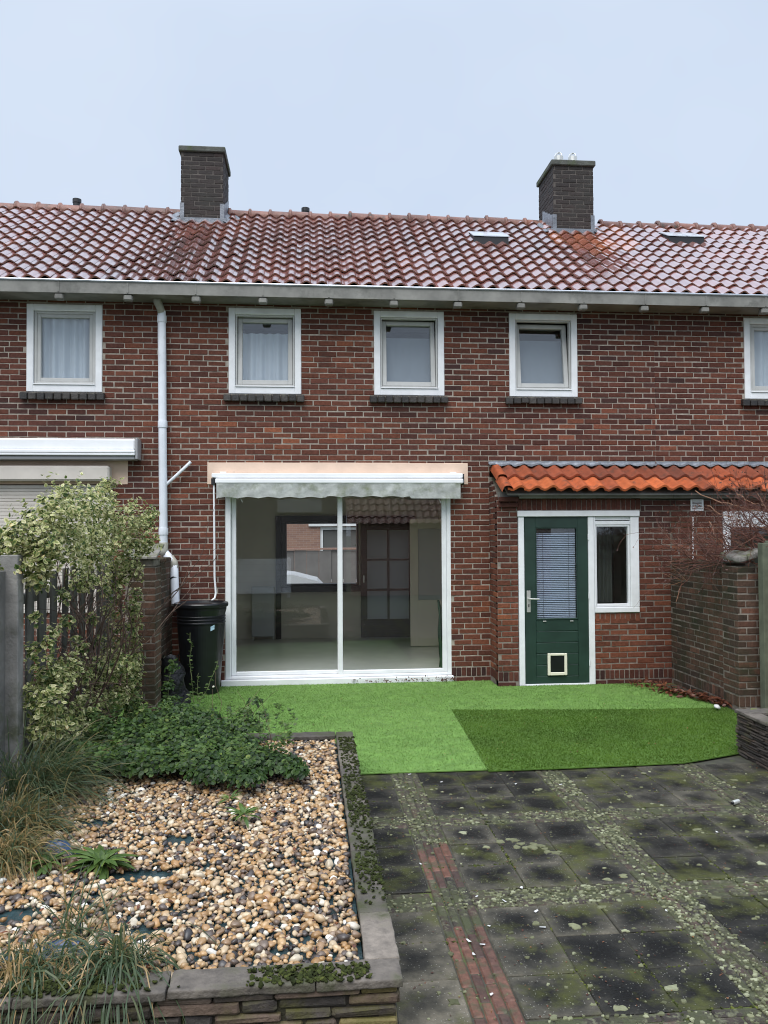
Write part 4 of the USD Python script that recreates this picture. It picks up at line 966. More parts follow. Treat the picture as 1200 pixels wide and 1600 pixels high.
# ------------------------------------------------------------------ artificial turf
def turf(name, poly, z, m, label, n, seed, mbase):
    q = np.random.default_rng(seed)
    t = thing(name, label, 'artificial turf')
    mm = trimesh.creation.extrude_polygon(poly.segmentize(.15), .008, engine='earcut'); v_ = np.array(mm.vertices); v_[:, 2] += z - .008
    obj('backing', (v_, np.array(mm.faces)), mbase, t)
    a, b_, c_, d_ = poly.bounds; P = np.stack([q.uniform(a, c_, n), q.uniform(b_, d_, n)], 1)
    import shapely
    P = P[shapely.contains_xy(poly, P[:, 0], P[:, 1])]; k = len(P)
    h = q.uniform(.007, .017, k); an = q.uniform(0, 6.28, k); w_ = q.uniform(.003, .006, k); ln = q.normal(0, .009, (k, 2))
    base = np.column_stack([P, np.full(k, z - .001)]); sx = np.stack([np.cos(an), np.sin(an), np.zeros(k)], 1) * w_[:, None]
    V = np.stack([base - sx, base + sx, base + np.column_stack([ln, h])], 1).reshape(-1, 3)
    tt = np.clip(.5 + 1.2 * (meshkit.fbm(np.column_stack([P * 1.1, np.zeros(k)]), 3, seed) - .5) + q.normal(0, .22, k), .02, .98)
    T = np.repeat(np.stack([tt, np.full(k, .5), np.full(k, .5)], 1), 3, axis=0)
    obj('pile', B().add(V, np.arange(3 * k).reshape(-1, 3), T), m, t, kind='stuff')
light = Polygon([(-2.0, -.07), (2.19, -.07), (2.19, -.46), (4.05, -.46), (4.12, -.9), (4.2, -1.8), (4.2, -2.2), (1.5, -2.2), (1.35, -3.70), (.36, -3.70), (.36, -3.52), (-.7, -3.52), (-2.0, -2.2)])
dark = Polygon([(1.43, -1.65), (2.4, -1.76), (3.4, -1.85), (4.24, -1.88), (4.24, -3.44), (3.46, -3.50), (3.2, -3.60), (2.9, -3.71), (2.5, -3.73), (2.0, -3.745), (1.34, -3.755)])
turf('turf_mat', light, .009, M['turf_light'], 'large light green artificial turf mat along the house wall', 95000, 61, M['turf_base'])
turf('turf_mat', dark, .015, M['turf_dark'], 'smaller dark green artificial turf mat laid over the light one', 60000, 62, M['turf_base_dark'])
# bits of dirt and stray leaves on the turf
tb = B(); k = 260
P = np.column_stack([rng.uniform(-.9, 4.0, k), rng.uniform(-3.6, -.5, k), np.full(k, .034)])
leaves(tb, P, unit(np.column_stack([rng.normal(0, 1, (k, 2)), rng.normal(0, .15, k)])), np.tile([0, 0, 1.0], (k, 1)), rng.uniform(.008, .022, k), rng.uniform(.005, .012, k), rng.choice([.1, .3, .6, 1.0], k), rng.choice([.1, .3, .6], k))
obj('leaf_crumbs', tb, M['dead_leaf'], label='tiny leaf crumbs strewn over the artificial turf', cat='leaf crumbs', kind='stuff')
lb2 = B(); k = 420
s = rng.uniform(0, 1, k) ** .8; P = np.column_stack([3.95 + .38 * s + rng.normal(0, .05, k) - rng.uniform(0, .25, k) * (1 - s), -.55 - 1.35 * s + rng.normal(0, .06, k), .03 + rng.uniform(0, .05, k)])
P[:, 0] = np.minimum(P[:, 0], 4.31)
leaves(lb2, P, unit(np.column_stack([rng.normal(0, 1, (k, 2)), rng.normal(0, .3, k)])), unit(np.column_stack([rng.normal(0, .5, (k, 2)), np.ones(k)])), rng.uniform(.04, .09, k), rng.uniform(.02, .045, k), rng.uniform(0, .8, k), rng.uniform(0, .6, k))
obj('leaf_litter', lb2, M['dead_leaf'], label='brown fallen leaves drifted along the foot of the right garden wall', cat='fallen leaves', kind='stuff')
lb3 = B(); k = 160
x = np.concatenate([rng.uniform(.45, 1.7, 120), rng.normal(1.68, .06, 40)])
P = np.column_stack([x, rng.uniform(-.11, -.055, k), .028 + rng.uniform(0, .05, k) * rng.random(k)])
leaves(lb3, P, unit(np.column_stack([rng.normal(0, 1, (k, 2)), rng.normal(0, .5, k)])), unit(rng.normal(0, 1, (k, 3))), rng.uniform(.015, .04, k), rng.uniform(.008, .018, k), rng.uniform(0, .6, k), rng.uniform(0, .5, k))
obj('leaf_litter', lb3, M['dead_leaf'], label='dry brown leaf bits caught on the sliding door threshold', cat='fallen leaves', kind='stuff')
for px, py, rr_, lab in ((1120, 1104, .032, 'whitish rounded stone at the edge of the leaf drift'), (822 + 340, 1068, .0, None)):
    if lab: obj('stone', blobs(B(), np.array([atz(px, py, .055)]), np.array([rr_]), np.array([.5]), seed=5), M['flake'], label=lab, cat='stone', smooth=True)

# ------------------------------------------------------------------ raised bed
BX1, BY0, BY1, BZ = .315, -7.02, -3.54, .30
bed = thing('raised_bed', 'raised gravel bed walled with stacked slate and mossy coping slabs', 'raised bed')
q = np.random.default_rng(71)
def stone_wall(parent, O, U, N, u0, u1, z0, z1, thin=(.018, .048), ln=(.09, .30), core=True, tone=None):
    if core:
        a, c_ = oriented([[u0 + .01, -.10, z0]], O, U, N)[0], oriented([[u1 - .01, -.012, z1 - .001]], O, U, N)[0]
        obj('wall_core', B().add(*pbox(np.minimum(a, c_), np.maximum(a, c_))), M['soil'], parent)
    z = z0
    while z < z1 - .008:
        h = min(q.uniform(*thin), z1 - z)
        if z1 - z - h < .012: h = z1 - z
        u = u0 - q.uniform(0, .1)
        while u < u1:
            l = q.uniform(*ln); s, e = max(u, u0), min(u + l, u1); u += l
            if e - s < .03: continue
            v_, f_ = cbox((s + q.uniform(.002, .006), -.07, z + q.uniform(.001, .004)), (e - q.uniform(.002, .006), q.uniform(-.004, .014), z + h - q.uniform(.001, .005)), .007)
            v_ = v_ + q.normal(0, .0022, v_.shape)
            t = tone((s + e) / 2, z) if tone else q.uniform(.02, .75)
            obj('slate_stone', (oriented(v_, O, U, N), flip(f_, U, N), (float(np.clip(t, .02, .98)), float(.5 + q.normal(0, .15)), .5)), M['slate'], parent)
        z += h
stone_wall(bed, (0, BY0 + .012, 0), UX, NX, -2.3, BX1 - .015, -.02, .266, tone=lambda u, z: q.uniform(.02, .72) + (.35 if u > .02 and q.random() < .6 else 0))
stone_wall(bed, (BX1 - .02, 0, 0), np.array([0, 1.0, 0]), np.array([1.0, 0, 0]), BY0 + .02, BY1 - .02, -.02, .266, ln=(.15, .42), thin=(.03, .06))
obj('wall_core', boxes(((-2.3, BY1 - .11, -.02), (BX1 - .13, BY1 - .02, .266))), M['soil'], bed)
stone_wall(bed, (0, BY1 - .11, 0), UX, NX, -.75, BX1 - .14, .15, .266, core=False, ln=(.15, .3))
def rock(lo, hi, amp=.006, step=.035, rnd=.010, seed=0):
    """a weathered slab: a rounded box with a finely uneven surface"""
    lo, hi = np.asarray(lo, float), np.asarray(hi, float); h = (hi - lo) / 2; b = B()
    m = trimesh.creation.box(hi - lo); v0, f0 = np.array(m.vertices), np.array(m.faces)
    v0, f0 = trimesh.remesh.subdivide_to_size(v0, f0, step)
    mm = trimesh.Trimesh(v0, f0, process=True); v0, f0 = np.array(mm.vertices), np.array(mm.faces)
    rr = min(rnd, h.min() * .9); inn = np.clip(v0, -(h - rr), h - rr); d = v0 - inn; v0 = inn + unit(d) * np.minimum(np.linalg.norm(d, axis=1, keepdims=True), rr)
    w = v0 + (lo + hi) / 2; nn = unit(v0 / h)
    w = w + nn * (amp * 2 * (meshkit.fbm(w * 22 + seed, 3, 5) - .5))[:, None]
    return w, f0
def coping(lo, hi, tone, tilt=0.0):
    v_, f_ = rock(lo, hi, .007, .03, .009, len(COUNT)); v_[:, 2] += q.normal(0, .002) - .003
    obj('coping_slab', (v_, f_, (tone, float(.5 + q.normal(0, .1)), .5)), M['coping'], bed, smooth=True)
x = BX1
while x > -2.3:
    l = (.50, .44, .46, .5, .48)[len([1 for k in COUNT if 0]) % 5] if x < BX1 else .30
    coping((max(x - l, -2.32) + .002, BY0 - .012, BZ - .034), (x - .002, BY0 + .125, BZ), float(q.uniform(.3, .9))); x -= l
y = BY0 + .13
for l in (.36, .30, .34, .33, .42, .30, .36, .40, .53):
    e = min(y + l, BY1 - .02)
    coping((BX1 - .125, y + .002, BZ - .034), (BX1 + q.normal(0, .004), e - .002, BZ - .002), float(.95 if y < -6.8 else q.uniform(.1, .7))); y = e
    if y >= BY1 - .03: break
for x0, x1 in ((-.32, BX1 - .13), (-.80, -.325), (-1.3, -.805)): coping((x0, BY1 - .13, BZ - .036), (x1, BY1 + .005, BZ - .002), float(q.uniform(.1, .5)))
# moss cushions on the coping and in the paving joints
mb = B(); PP, RR, TT = [], [], []
for _ in range(1500):
    y = q.uniform(-6.55, -3.75)
    if n2(y * 2.1, 3, 21) + q.normal(0, .08) > .44: PP.append([q.uniform(BX1 - .11, BX1 + .004), y, BZ - .001]); RR.append(q.uniform(.004, .010)); TT.append(q.uniform(0, .6))
for _ in range(1800):
    x = q.uniform(-1.6, .20)
    if n2(x * 2.4, 9, 22) + (.15 if -.22 < x < .04 else 0) + q.normal(0, .07) > .50: PP.append([x, q.uniform(BY0 - .012, BY0 + .10), BZ + .001]); RR.append(q.uniform(.004, .011)); TT.append(q.uniform(0, .8))
for (a, b_) in [(1.0985, 0), (1.3985, 0), (2.1985, 0), (2.4985, 0)]:
    for _ in range(220):
        y = q.uniform(-7, -3.8)
        if n2(a * 5, y * 1.8, 23) + q.normal(0, .06) > .50: PP.append([a + q.normal(0, .006), y, -.004]); RR.append(q.uniform(.004, .010)); TT.append(q.uniform(.3, 1))
for yy_ in (-4.318, -4.018, -5.118, -5.418, -6.218, -6.518, -5.72, -4.62, -6.82):
    for _ in range(160):
        x = q.uniform(.4, 3.3)
        if n2(x * 1.8, yy_ * 5, 24) + q.normal(0, .06) > .53: PP.append([x, yy_ + q.normal(0, .005), -.004]); RR.append(q.uniform(.004, .009)); TT.append(q.uniform(.3, 1))
blobs(mb, np.array(PP), np.array(RR), np.array(TT), seed=9, rough=.2, flat=(.45, .7))
obj('moss', mb, M['moss'], label='green moss cushions on the bed coping and in the paving joints', cat='moss', kind='stuff', smooth=True)
# soil, liner and gravel
obj('bed_soil', boxes(((-2.3, BY0 + .10, .0), (BX1 - .12, BY1 - .12, .205))), M['soil'], kind='structure')
xs, ys = np.linspace(-2.25, BX1 - .125, 60), np.linspace(BY0 + .11, BY1 - .13, 80)
def gz(x, y): return .238 + .05 * (meshkit.fbm(np.stack([np.asarray(x) * 1.4, np.asarray(y) * 1.4, np.zeros(np.shape(x))], -1), 3, 31) - .5)
XX, YY = np.meshgrid(xs, ys, indexing='ij')
obj('pond_liner', grid(np.stack([XX, YY, gz(XX, YY)], -1)), M['liner'], label='dark teal plastic liner showing through bare spots in the gravel', cat='plastic liner', smooth=True)
bare = [(atz(*p, .25)[:2], a, b_) for p, a, b_ in (((80, 1300), .13, .07), ((150, 1285), .10, .05), ((275, 1312), .09, .06), ((215, 1365), .17, .05), ((300, 1355), .14, .025), ((20, 1430), .13, .07), ((45, 1495), .22, .06), ((230, 1450), .10, .04), ((460, 1442), .035, .02), ((470, 1465), .03, .025), ((435, 1488), .03, .02), ((430, 1358), .04, .02), ((90, 1330), .12, .05), ((150, 1490), .12, .03))]
cell = .0232; gxs, gys = np.arange(-1.9, BX1 - .135, cell), np.arange(BY0 + .13, BY1 - .14, cell)
GX, GY = np.meshgrid(gxs, gys, indexing='ij'); GX, GY = GX.ravel() + rng.uniform(-.011, .011, GX.size), GY.ravel() + rng.uniform(-.011, .011, GY.size)
keep = np.ones(GX.size, bool)
for (cx, cy), a, b_ in bare: keep &= ((GX - cx) / a) ** 2 + ((GY - cy) / b_) ** 2 > 1 + rng.normal(0, .35, GX.size)
GX, GY = GX[keep], GY[keep]; R = np.clip(rng.lognormal(math.log(.0128), .28, GX.size), .007, .024)
GZ = gz(GX, GY) + R * .55 + rng.uniform(0, .016, GX.size)
cm = rng.choice([.04, .14, .26, .36, .5, .66, .84, .97], GX.size, p=[.09, .13, .17, .16, .19, .15, .08, .03]) + rng.normal(0, .035, GX.size)
gb = B(); blobs(gb, np.stack([GX, GY, GZ], 1), R, np.clip(cm, .01, .99), seed=33, rough=.10)
obj('gravel', gb, M['pebble'], label='loose multicoloured river pebbles filling the raised bed', cat='gravel', kind='stuff', smooth=True)
db = B(); k = 420
xx_, yy2 = rng.uniform(-1.7, BX1 - .16, k), rng.uniform(BY0 + .16, BY1 - .3, k)
leaves(db, np.column_stack([xx_, yy2, gz(xx_, yy2) + .034]), unit(np.column_stack([rng.normal(0, 1, (k, 2)), rng.normal(0, .15, k)])), unit(np.column_stack([rng.normal(0, .4, (k, 2)), np.ones(k)])), rng.uniform(.012, .042, k), rng.uniform(.005, .018, k), rng.uniform(0, .95, k), rng.uniform(0, .8, k))
obj('leaf_crumbs', db, M['dead_leaf'], label='dry leaf and twig crumbs lying among the pebbles of the bed', cat='leaf crumbs', kind='stuff')
pb = B(); k = 900
P = np.column_stack([rng.uniform(.36, 3.45, k), rng.uniform(-7.0, -3.75, k), np.full(k, .003)])
leaves(pb, P, unit(np.column_stack([rng.normal(0, 1, (k, 2)), rng.normal(0, .1, k)])), np.tile([0, 0, 1.0], (k, 1)), rng.uniform(.005, .018, k), rng.uniform(.003, .010, k), rng.choice([.0, .1, .3, .7, .97], k), rng.choice([.05, .2, .5], k))
obj('leaf_crumbs', pb, M['dead_leaf'], label='dark specks of leaf and dirt scattered over the paving slabs', cat='leaf crumbs', kind='stuff')
# blue plastic folds
def fold(px, py, z, L, Wd, H, a, m, label):
    p = atz(px, py, z); u = np.array([math.cos(a), math.sin(a), 0]); n_ = np.array([-u[1], u[0], 0]); t = np.linspace(0, 1, 12)
    P = np.array([[p + u * L * (s - .5) + n_ * Wd * (k / 6 - .5) + np.array([0, 0, H * math.sin(math.pi * k / 6) * (.6 + .4 * math.sin(s * 7 + k)) - .004]) for k in range(7)] for s in t])
    obj('plastic_sheet', grid(P), m, label=label, cat='plastic sheet', smooth=True)
fold(78, 1335, .255, .17, .13, .075, .6, M['blue_sheet'], 'dark blue plastic fold sticking out of the gravel behind the weed')
fold(70, 1490, .265, .42, .07, .03, .05, M['liner'], 'teal plastic edge along the front coping under the grass')
fold(90, 1478, .268, .16, .05, .03, .1, M['blue_sheet'], 'pale blue plastic scrap by the front coping')

# ------------------------------------------------------------------ garden walls
lwall = thing('garden_wall', 'low brick garden wall with end pier behind the black barrel at the left', 'wall')
rwall = thing('garden_wall', 'mossy dark brick garden wall with end pier at the right', 'wall')
V1, V2 = np.array([0, 1.0, 0]), np.array([1.0, 0, 0])
def gwall(th, x0, x1, ya, yb, zt, px0, px1, pya, pyb, pzt, face, seed, m):
    """a wall from the house with an end pier; face +1: its visible face looks to +x"""
    w = obj('wall', B().add(*pbox((x0, yb, -.03), (x1, ya, zt))), M['dark_mortar'], th)
    p = obj('pier', B().add(*pbox((px0, pya, -.03), (px1, pyb, pzt))), M['dark_mortar'], th)
    N = np.array([float(face), 0, 0]); xf = x1 if face > 0 else x0; xp = px1 if face > 0 else px0
    sol = lambda u, z, r_: float(np.clip(.3 + r_.normal(0, .12), 0, 1))
    s1 = wall_bricks((xf, 0, 0), V1, N, yb, ya, .17, zt, None, tone_old, seed=seed) + soldier((xf, 0, 0), V1, N, yb, ya, .055, .165, sol, seed=seed + 1) + wall_bricks((xf, 0, 0), V1, N, yb, ya, -.02, .053, None, tone_old, seed=seed + 5)
    s2 = wall_bricks((xp, 0, 0), V1, N, pya, pyb, .17, pzt, None, tone_old, seed=seed + 2) + wall_bricks((0, pya, 0), UX, NX, px0, px1, .17, pzt, None, tone_old, seed=seed + 3, phase=.06)
    s2 += soldier((xp, 0, 0), V1, N, pya, pyb, .055, .165, sol, seed=seed + 4) + soldier((0, pya, 0), UX, NX, px0, px1, .055, .165, sol, seed=seed + 4) + wall_bricks((0, pya, 0), UX, NX, px0, px1, -.02, .053, None, tone_old, seed=seed + 6)
    s1 += wall_bricks((0, ya, zt) if 0 else (xf, 0, 0), V1, -N * 0 + N, yb, ya, zt - .001, zt, None, tone_old, seed=seed) if 0 else []
    place_bricks([(w, m, s1), (p, m, s2)])
    return w, p
lw, lp = gwall(lwall, -1.84, -1.64, -.01, -1.55, 1.50, -1.74, -1.49, -1.86, -1.552, 1.50, 1, 81, M['mossy_brick'])
rw_, rp_ = gwall(rwall, 4.335, 4.53, EXT_Y - .01, -1.75, 1.44, 4.27, 4.56, -2.06, -1.752, 1.46, -1, 85, M['mossy_brick'])
# bricks on edge along the wall tops, tiles on the piers
for th, x0, x1, ya, yb, z in ((lw, -1.85, -1.63, -.012, -1.54, 1.50), (rw_, 4.325, 4.54, EXT_Y - .012, -1.745, 1.44)):
    n = int((ya - yb) / .062)
    for k in range(n):
        v_, f_ = cbox((x0 + q.normal(0, .003), yb + k * .062 + .004, z + .003), (x1 + q.normal(0, .003), yb + (k + 1) * .062 - .004, z + .045 + q.normal(0, .003)), .006)
        obj('coping_brick', (v_, f_, (float(q.uniform(.1, .5)), .5, .5)), M['mossy_brick'], th)
M['cap_tile'] = mat('cap_tile', [(0, (.12, .11, .10)), (1, (.30, .28, .25))], rough=.8, tint=True, noise=(15, .7, 1.2), bump=(50, .005), moss=((.09, .10, .03), 6, .52, .7, .08))
for k in range(4):
    x0 = -1.79 + k * .082
    v_, f_ = cbox((x0, -1.93, -.012), (x0 + .078, -1.50, .012), .004); v_ = v_.copy(); v_[:, 2] += 1.60 + (v_[:, 1] + 1.9) * .28
    obj('cap_tile', (v_, f_, (float(q.uniform(.4, .9)), .5, .5)), M['cap_tile'], lp)
obj('cap_bed', boxes(((-1.75, -1.86, 1.502), (-1.50, -1.56, 1.575)), c=.01), M['dark_mortar'], lp)
for k in range(3):
    v_, f_ = rock((4.27 + k * .10, -2.09, -.03), (4.365 + k * .10, -1.70, .03), .012, .04, .02, k); v_[:, 2] += 1.515 + (v_[:, 0] - 4.2) * .26 + (v_[:, 1] + 2.0) * .10
    obj('cap_stone', (v_, f_, (float(q.uniform(.2, .6)), .5, .5)), M['cap_tile'], rp_)

# ------------------------------------------------------------------ fences
lf = thing('fence', 'weathered grey wooden fence along the left edge behind the variegated shrub', 'fence')
def plank(x0, x1, y0, y1, z0, z1, m, parent, name='board', tint=None, c=.004):
    v_, f_ = cbox((x0, y0, z0), (x1, y1, z1), c); v_ = v_.copy(); v_[:, :2] += np.outer(v_[:, 2] - z0, q.normal(0, .006, 2))
    obj(name, (v_, f_, (float(q.uniform(.1, .9)) if tint is None else tint, .5, .5)), m, parent)
FX = -1.90
plank(FX - .035, FX + .075, -4.55, -4.44, -.02, 1.695, M['old_wood'], lf, 'post', .80, .006)
plank(FX - .06, FX + .035, -5.35, -5.25, -.02, 1.78, M['old_wood'], lf, 'post', .2, .006)
plank(FX - .04, FX + .05, -2.10, -2.0, -.02, 1.66, M['old_wood'], lf, 'post', .5, .006)
y = -4.36; k = 0
while y < -2.15:
    plank(FX + (.0 if k % 2 else -.03), FX + (.018 if k % 2 else -.012), y, y + .10, .05, 1.55 + q.normal(0, .012), M['old_wood'], lf, tint=float(q.uniform(.0, .35))); y += .128; k += 1
y = -6.4
while y < -4.62:
    plank(FX - .02, FX - .002, y, y + .10, .05, 1.60 + q.normal(0, .012), M['old_wood'], lf); y += .16
for z in (.45, 1.35): obj('rail', boxes(((FX - .075, -6.4, z), (FX - .035, -2.05, z + .07)), c=.004), M['old_wood'], lf)
rf2 = thing('fence', 'greenish weathered fence post and boards cut by the right picture edge', 'fence')
plank(4.425, 4.505, -2.26, -2.17, -.02, 1.70, M['green_wood'], rf2, 'post')
for k in range(9): plank(4.56, 4.578, -2.40 - k * .19, -2.25 - k * .19, .02, 1.62 + q.normal(0, .01), M['green_wood'], rf2)
for k in range(4): plank(4.53 + k * .13, 4.64 + k * .13, -2.155, -2.137, .02, 1.72, M['green_wood'], rf2)
for z in (.4, 1.45): obj('rail', boxes(((4.51, -4.1, z), (4.555, -2.265, z + .07)), c=.004), M['green_wood'], rf2)

# low slate planter at the right
pl = thing('planter_wall', 'low planter of thin stacked slate at the right edge of the paving', 'planter')
stone_wall(pl, (3.47, 0, 0), V1, np.array([-1.0, 0, 0]), -5.4, -3.46, -.02, .33, thin=(.014, .026), ln=(.08, .26), tone=lambda u, z: q.uniform(.1, .6))
stone_wall(pl, (0, -3.46, 0), V2, np.array([0, 1.0, 0]), 3.48, 4.3, -.02, .33, thin=(.018, .03), ln=(.1, .3), tone=lambda u, z: q.uniform(.1, .6))
obj('planter_soil', boxes(((3.575, -5.4, -.02), (4.4, -3.565, .29))), M['soil'], pl)
for k, (x0, y0, x1, y1) in enumerate(((3.46, -3.60, 3.75, -3.45), (3.755, -3.58, 4.05, -3.44), (3.45, -3.95, 3.58, -3.61), (3.455, -4.3, 3.585, -3.955), (3.455, -4.7, 3.585, -4.305))):
    v_, f_ = rock((x0, y0, .331), (x1, y1, .364), .008, .035, .010, k)
    obj('coping_slab', (v_, f_, (float(q.uniform(.1, .6)), .5, .5)), M['coping'], pl, smooth=True)
def ivyclump(b, c, R, n, light=.0, L=(.022, .036), flat=.7, hue=.45):
    d = unit(rng.normal(0, 1, (n, 3))); d[:, 2] = np.abs(d[:, 2]) * flat + d[:, 2] * .15
    P = np.asarray(c) + d * (R * rng.uniform(.55, 1.05, n) ** .6)[:, None] if np.ndim(R) == 0 else np.asarray(c) + d * np.asarray(R) * (rng.uniform(.4, 1.05, n) ** .6)[:, None]
    Nn = unit(d + np.array([0, -.25, .7]) + rng.normal(0, .35, (n, 3))); D = unit(np.cross(Nn, rng.normal(0, 1, (n, 3))))
    ll = rng.uniform(*L, n); t = np.clip(hue + light + rng.normal(0, .22, n), .02, .99)
    leaves(b, P, D, Nn, ll, ll * rng.uniform(.6, .85, n), t, np.clip(t - .12, .02, 1))
pv = B()
for c, R, n in (((3.75, -3.72, .33), .12, 90), ((3.95, -3.85, .36), .15, 110), ((3.72, -3.95, .33), .12, 90), ((4.1, -3.65, .36), .12, 70)): ivyclump(pv, c, R, n, .1)
for px, py in ((1180, 1112), (1190, 1113), (1168, 1114), (1180, 1129), (1195, 1135)):
    p = at(px, py, -3.5); leaves(pv, np.array([p + [-.05, 0, .01]]), np.array([[1, 0, .1]]), np.array([[0, -.5, 1.0]]), .10, .05, np.array([1.0]), np.array([.95]))
obj('creeping_plant', pv, M['ivy'], label='low leafy plant growing over the slate planter at the right', cat='plant')

# ------------------------------------------------------------------ rain barrel and bag
bc = (-1.245, -.40)
bar = thing('rain_barrel', 'tall black plastic barrel with lid under the white downpipe', 'barrel')
prof = [(.0, .012), (.195, .012), (.205, .03)]
for z in np.linspace(.08, .80, 8): prof.append((.205 + (.285 - .205) * (z / 1.0), z))
for z in (.80, .835, .87): prof += [(.267 + .01 * 0, z + .0), (.276, z + .008), (.276, z + .017), (.268, z + .025)]
prof += [(.284, .96), (.286, .985), (.302, .992), (.306, 1.02), (.298, 1.035), (.262, 1.037), (.255, 1.015), (.0, 1.012)]
obj('barrel', B().add(*lathe(prof, 56, (bc[0], bc[1], 0))), M['black_plastic'], bar, smooth=False)
ang = np.linspace(-.98, -.78, 6) ; Rr = .2735
th0 = np.array([math.atan2(-.9, .62) + k * .045 for k in range(-2, 3)])
P = np.array([[[bc[0] + (.2735) * math.cos(t), bc[1] + (.2735) * math.sin(t), z] for t in th0] for z in (.845 - .03, .845, .845 + .03)])
P = np.array([[[bc[0] + (.266 if z < .83 else .268) * math.cos(t) * 1.02, bc[1] + (.266 if z < .83 else .268) * math.sin(t) * 1.02, z - .07 + .02 * (i / 4)] for i, t in enumerate(th0)] for z in (.80, .825, .85)])
obj('sticker', grid(P), M['sticker'], bar)
pt = np.array([bc[0] + .155, bc[1] - .165, .10]); obj('drain_plug', blobs(B(), pt[None], np.array([.016]), np.array([.5]), seed=2, rough=0), M['yellow'] if 'yellow' in M else M['cream'], bar, smooth=True)
P = []
for i, t in enumerate(np.linspace(0, math.pi, 15)):
    P.append([[-1.50 + .21 * math.cos(t) * (1 - .55 * k / 7) + .03 * math.sin(k * 1.7 + t * 3), -.95 - .17 * math.sin(t) * (1 - .45 * k / 7) + .02 * math.sin(k * 2 + t * 5), .0 + .52 * (k / 7) ** .9 + .02 * math.sin(t * 6)] for k in range(8)])
obj('plastic_bag', grid(np.array(P)).__class__((grid(np.array(P))[0], grid(np.array(P))[1])), M['black_bag'], label='crumpled black plastic bag standing left of the black barrel', cat='plastic bag', smooth=True)

# ------------------------------------------------------------------ plants
def twigs(b, starts, dirs, L, r0, gen, tint, spread=.5, seg=6, up_=.15, q=np.random.default_rng(5)):
    """branching stems; returns the end points"""
    ends = []
    for s, d, l in zip(starts, dirs, L):
        pts = [np.array(s, float)]; d = np.array(d, float) / np.linalg.norm(d)
        for k in range(seg):
            d = d + q.normal(0, .16, 3) + [0, 0, up_ * .3]; d /= np.linalg.norm(d); pts.append(pts[-1] + d * l / seg)
        b.add(*tube(pts, np.linspace(r0, r0 * .45, seg + 1), 5, cap=False), (float(np.clip(q.normal(tint, .2), .02, .98)), .5, .5)); ends.append((pts[-1], d))
        if gen > 0:
            for _ in range(q.integers(2, 4)):
                i = q.integers(2, seg + 1); dd = d + q.normal(0, spread, 3)
                ends += twigs(b, [pts[i]], [dd], [l * q.uniform(.45, .75)], r0 * .55, gen - 1, tint, spread, seg, up_, q)
    return ends
shrub = thing('variegated_shrub', 'tall cream-variegated shrub with bare lower stems climbing the left fence', 'shrub')
st = B(); q2 = np.random.default_rng(17)
starts = [(-1.78 + q2.normal(0, .06), y, .1) for y in np.linspace(-4.0, -2.2, 26)]
twigs(st, starts, [(q2.normal(.03, .08), q2.normal(0, .2), 1.0) for _ in starts], q2.uniform(.85, 1.25, len(starts)), .010, 2, .3, .26, 7, .25, q2)
for _ in range(150):
    y = q2.uniform(-3.9, -2.3); a = np.array([-1.72 + q2.normal(0, .09), y, q2.uniform(.5, 1.5)]); d = np.array([q2.normal(.1, .5), q2.normal(0, .8), q2.normal(.2, .7)])
    twigs(st, [a], [d], [q2.uniform(.12, .38)], .0035, 0, .35, .3, 4, .0, q2)
obj('stems', st, M['twig'], shrub)
sb = B()
def vclump(px, py, y, R, n, cream=.62, orange=.02):
    if px < 205: y = max(min(y, -9.83 + 1.77 * FPX / (485 - px)), -4.38)
    c = at(px, py, y); d = unit(rng.normal(0, 1, (n, 3)))
    P = c + d * np.asarray(R) * (rng.uniform(.15, 1.0, n) ** .5)[:, None]
    Nn = unit(d * .6 + np.array([.1, -.35, .8]) + rng.normal(0, .4, (n, 3))); D = unit(np.cross(Nn, rng.normal(0, 1, (n, 3))))
    if cream > .71:   # shoots that stand out of the clump
        for _ in range(7):
            d0 = unit(rng.normal(0, 1, 3) + np.array([.1, -.2, .75])); Rm = float(np.mean(R)); m_ = 11
            s_ = np.linspace(.7, 1.0 + rng.uniform(.25, .75), m_)[:, None]; P = np.vstack([P, c + d0 * Rm * s_ + rng.normal(0, .008, (m_, 3))]); d = np.vstack([d, np.tile(d0, (m_, 1))])
            a_ = rng.normal(0, 1, (m_, 3)); D = np.vstack([D, unit(np.cross(np.tile(d0, (m_, 1)), a_) + d0 * .5)]); Nn = np.vstack([Nn, unit(np.tile(d0, (m_, 1)) + [0, -.4, .3] + rng.normal(0, .3, (m_, 3)))])
        n = len(P)
    ll = rng.uniform(.024, .042, n); rim = np.where(rng.random(n) < orange, .99, np.clip(cream + rng.normal(0, .17, n), .05, .9))
    leaves(sb, P, D, Nn, ll, ll * rng.uniform(.55, .8, n), rim, np.clip(rim - rng.uniform(.2, .62, n), .03, .9))
top = [(20, 850, -3.9, .16), (60, 830, -3.6, .17), (45, 880, -3.7, .15), (85, 800, -3.3, .17), (120, 785, -3.0, .17), (150, 790, -2.9, .18), (165, 770, -2.8, .10), (185, 815, -2.7, .18), (215, 835, -2.5, .16), (100, 850, -3.1, .17), (150, 850, -2.8, .2),
       (190, 865, -2.6, .17), (70, 865, -3.4, .15), (130, 905, -2.9, .12), (180, 905, -2.6, .14), (230, 815, -2.4, .09), (60, 905, -3.5, .10), (205, 890, -2.5, .11), (110, 815, -3.1, .18), (160, 830, -2.9, .18), (40, 840, -3.7, .14), (5, 870, -4.0, .12), (140, 870, -2.9, .16), (225, 855, -2.45, .10)]
for px, py, y, R in top: vclump(px, py, y, (R, R * 1.1, R * .85), int(8800 * R * R) + 85, .76, .035)
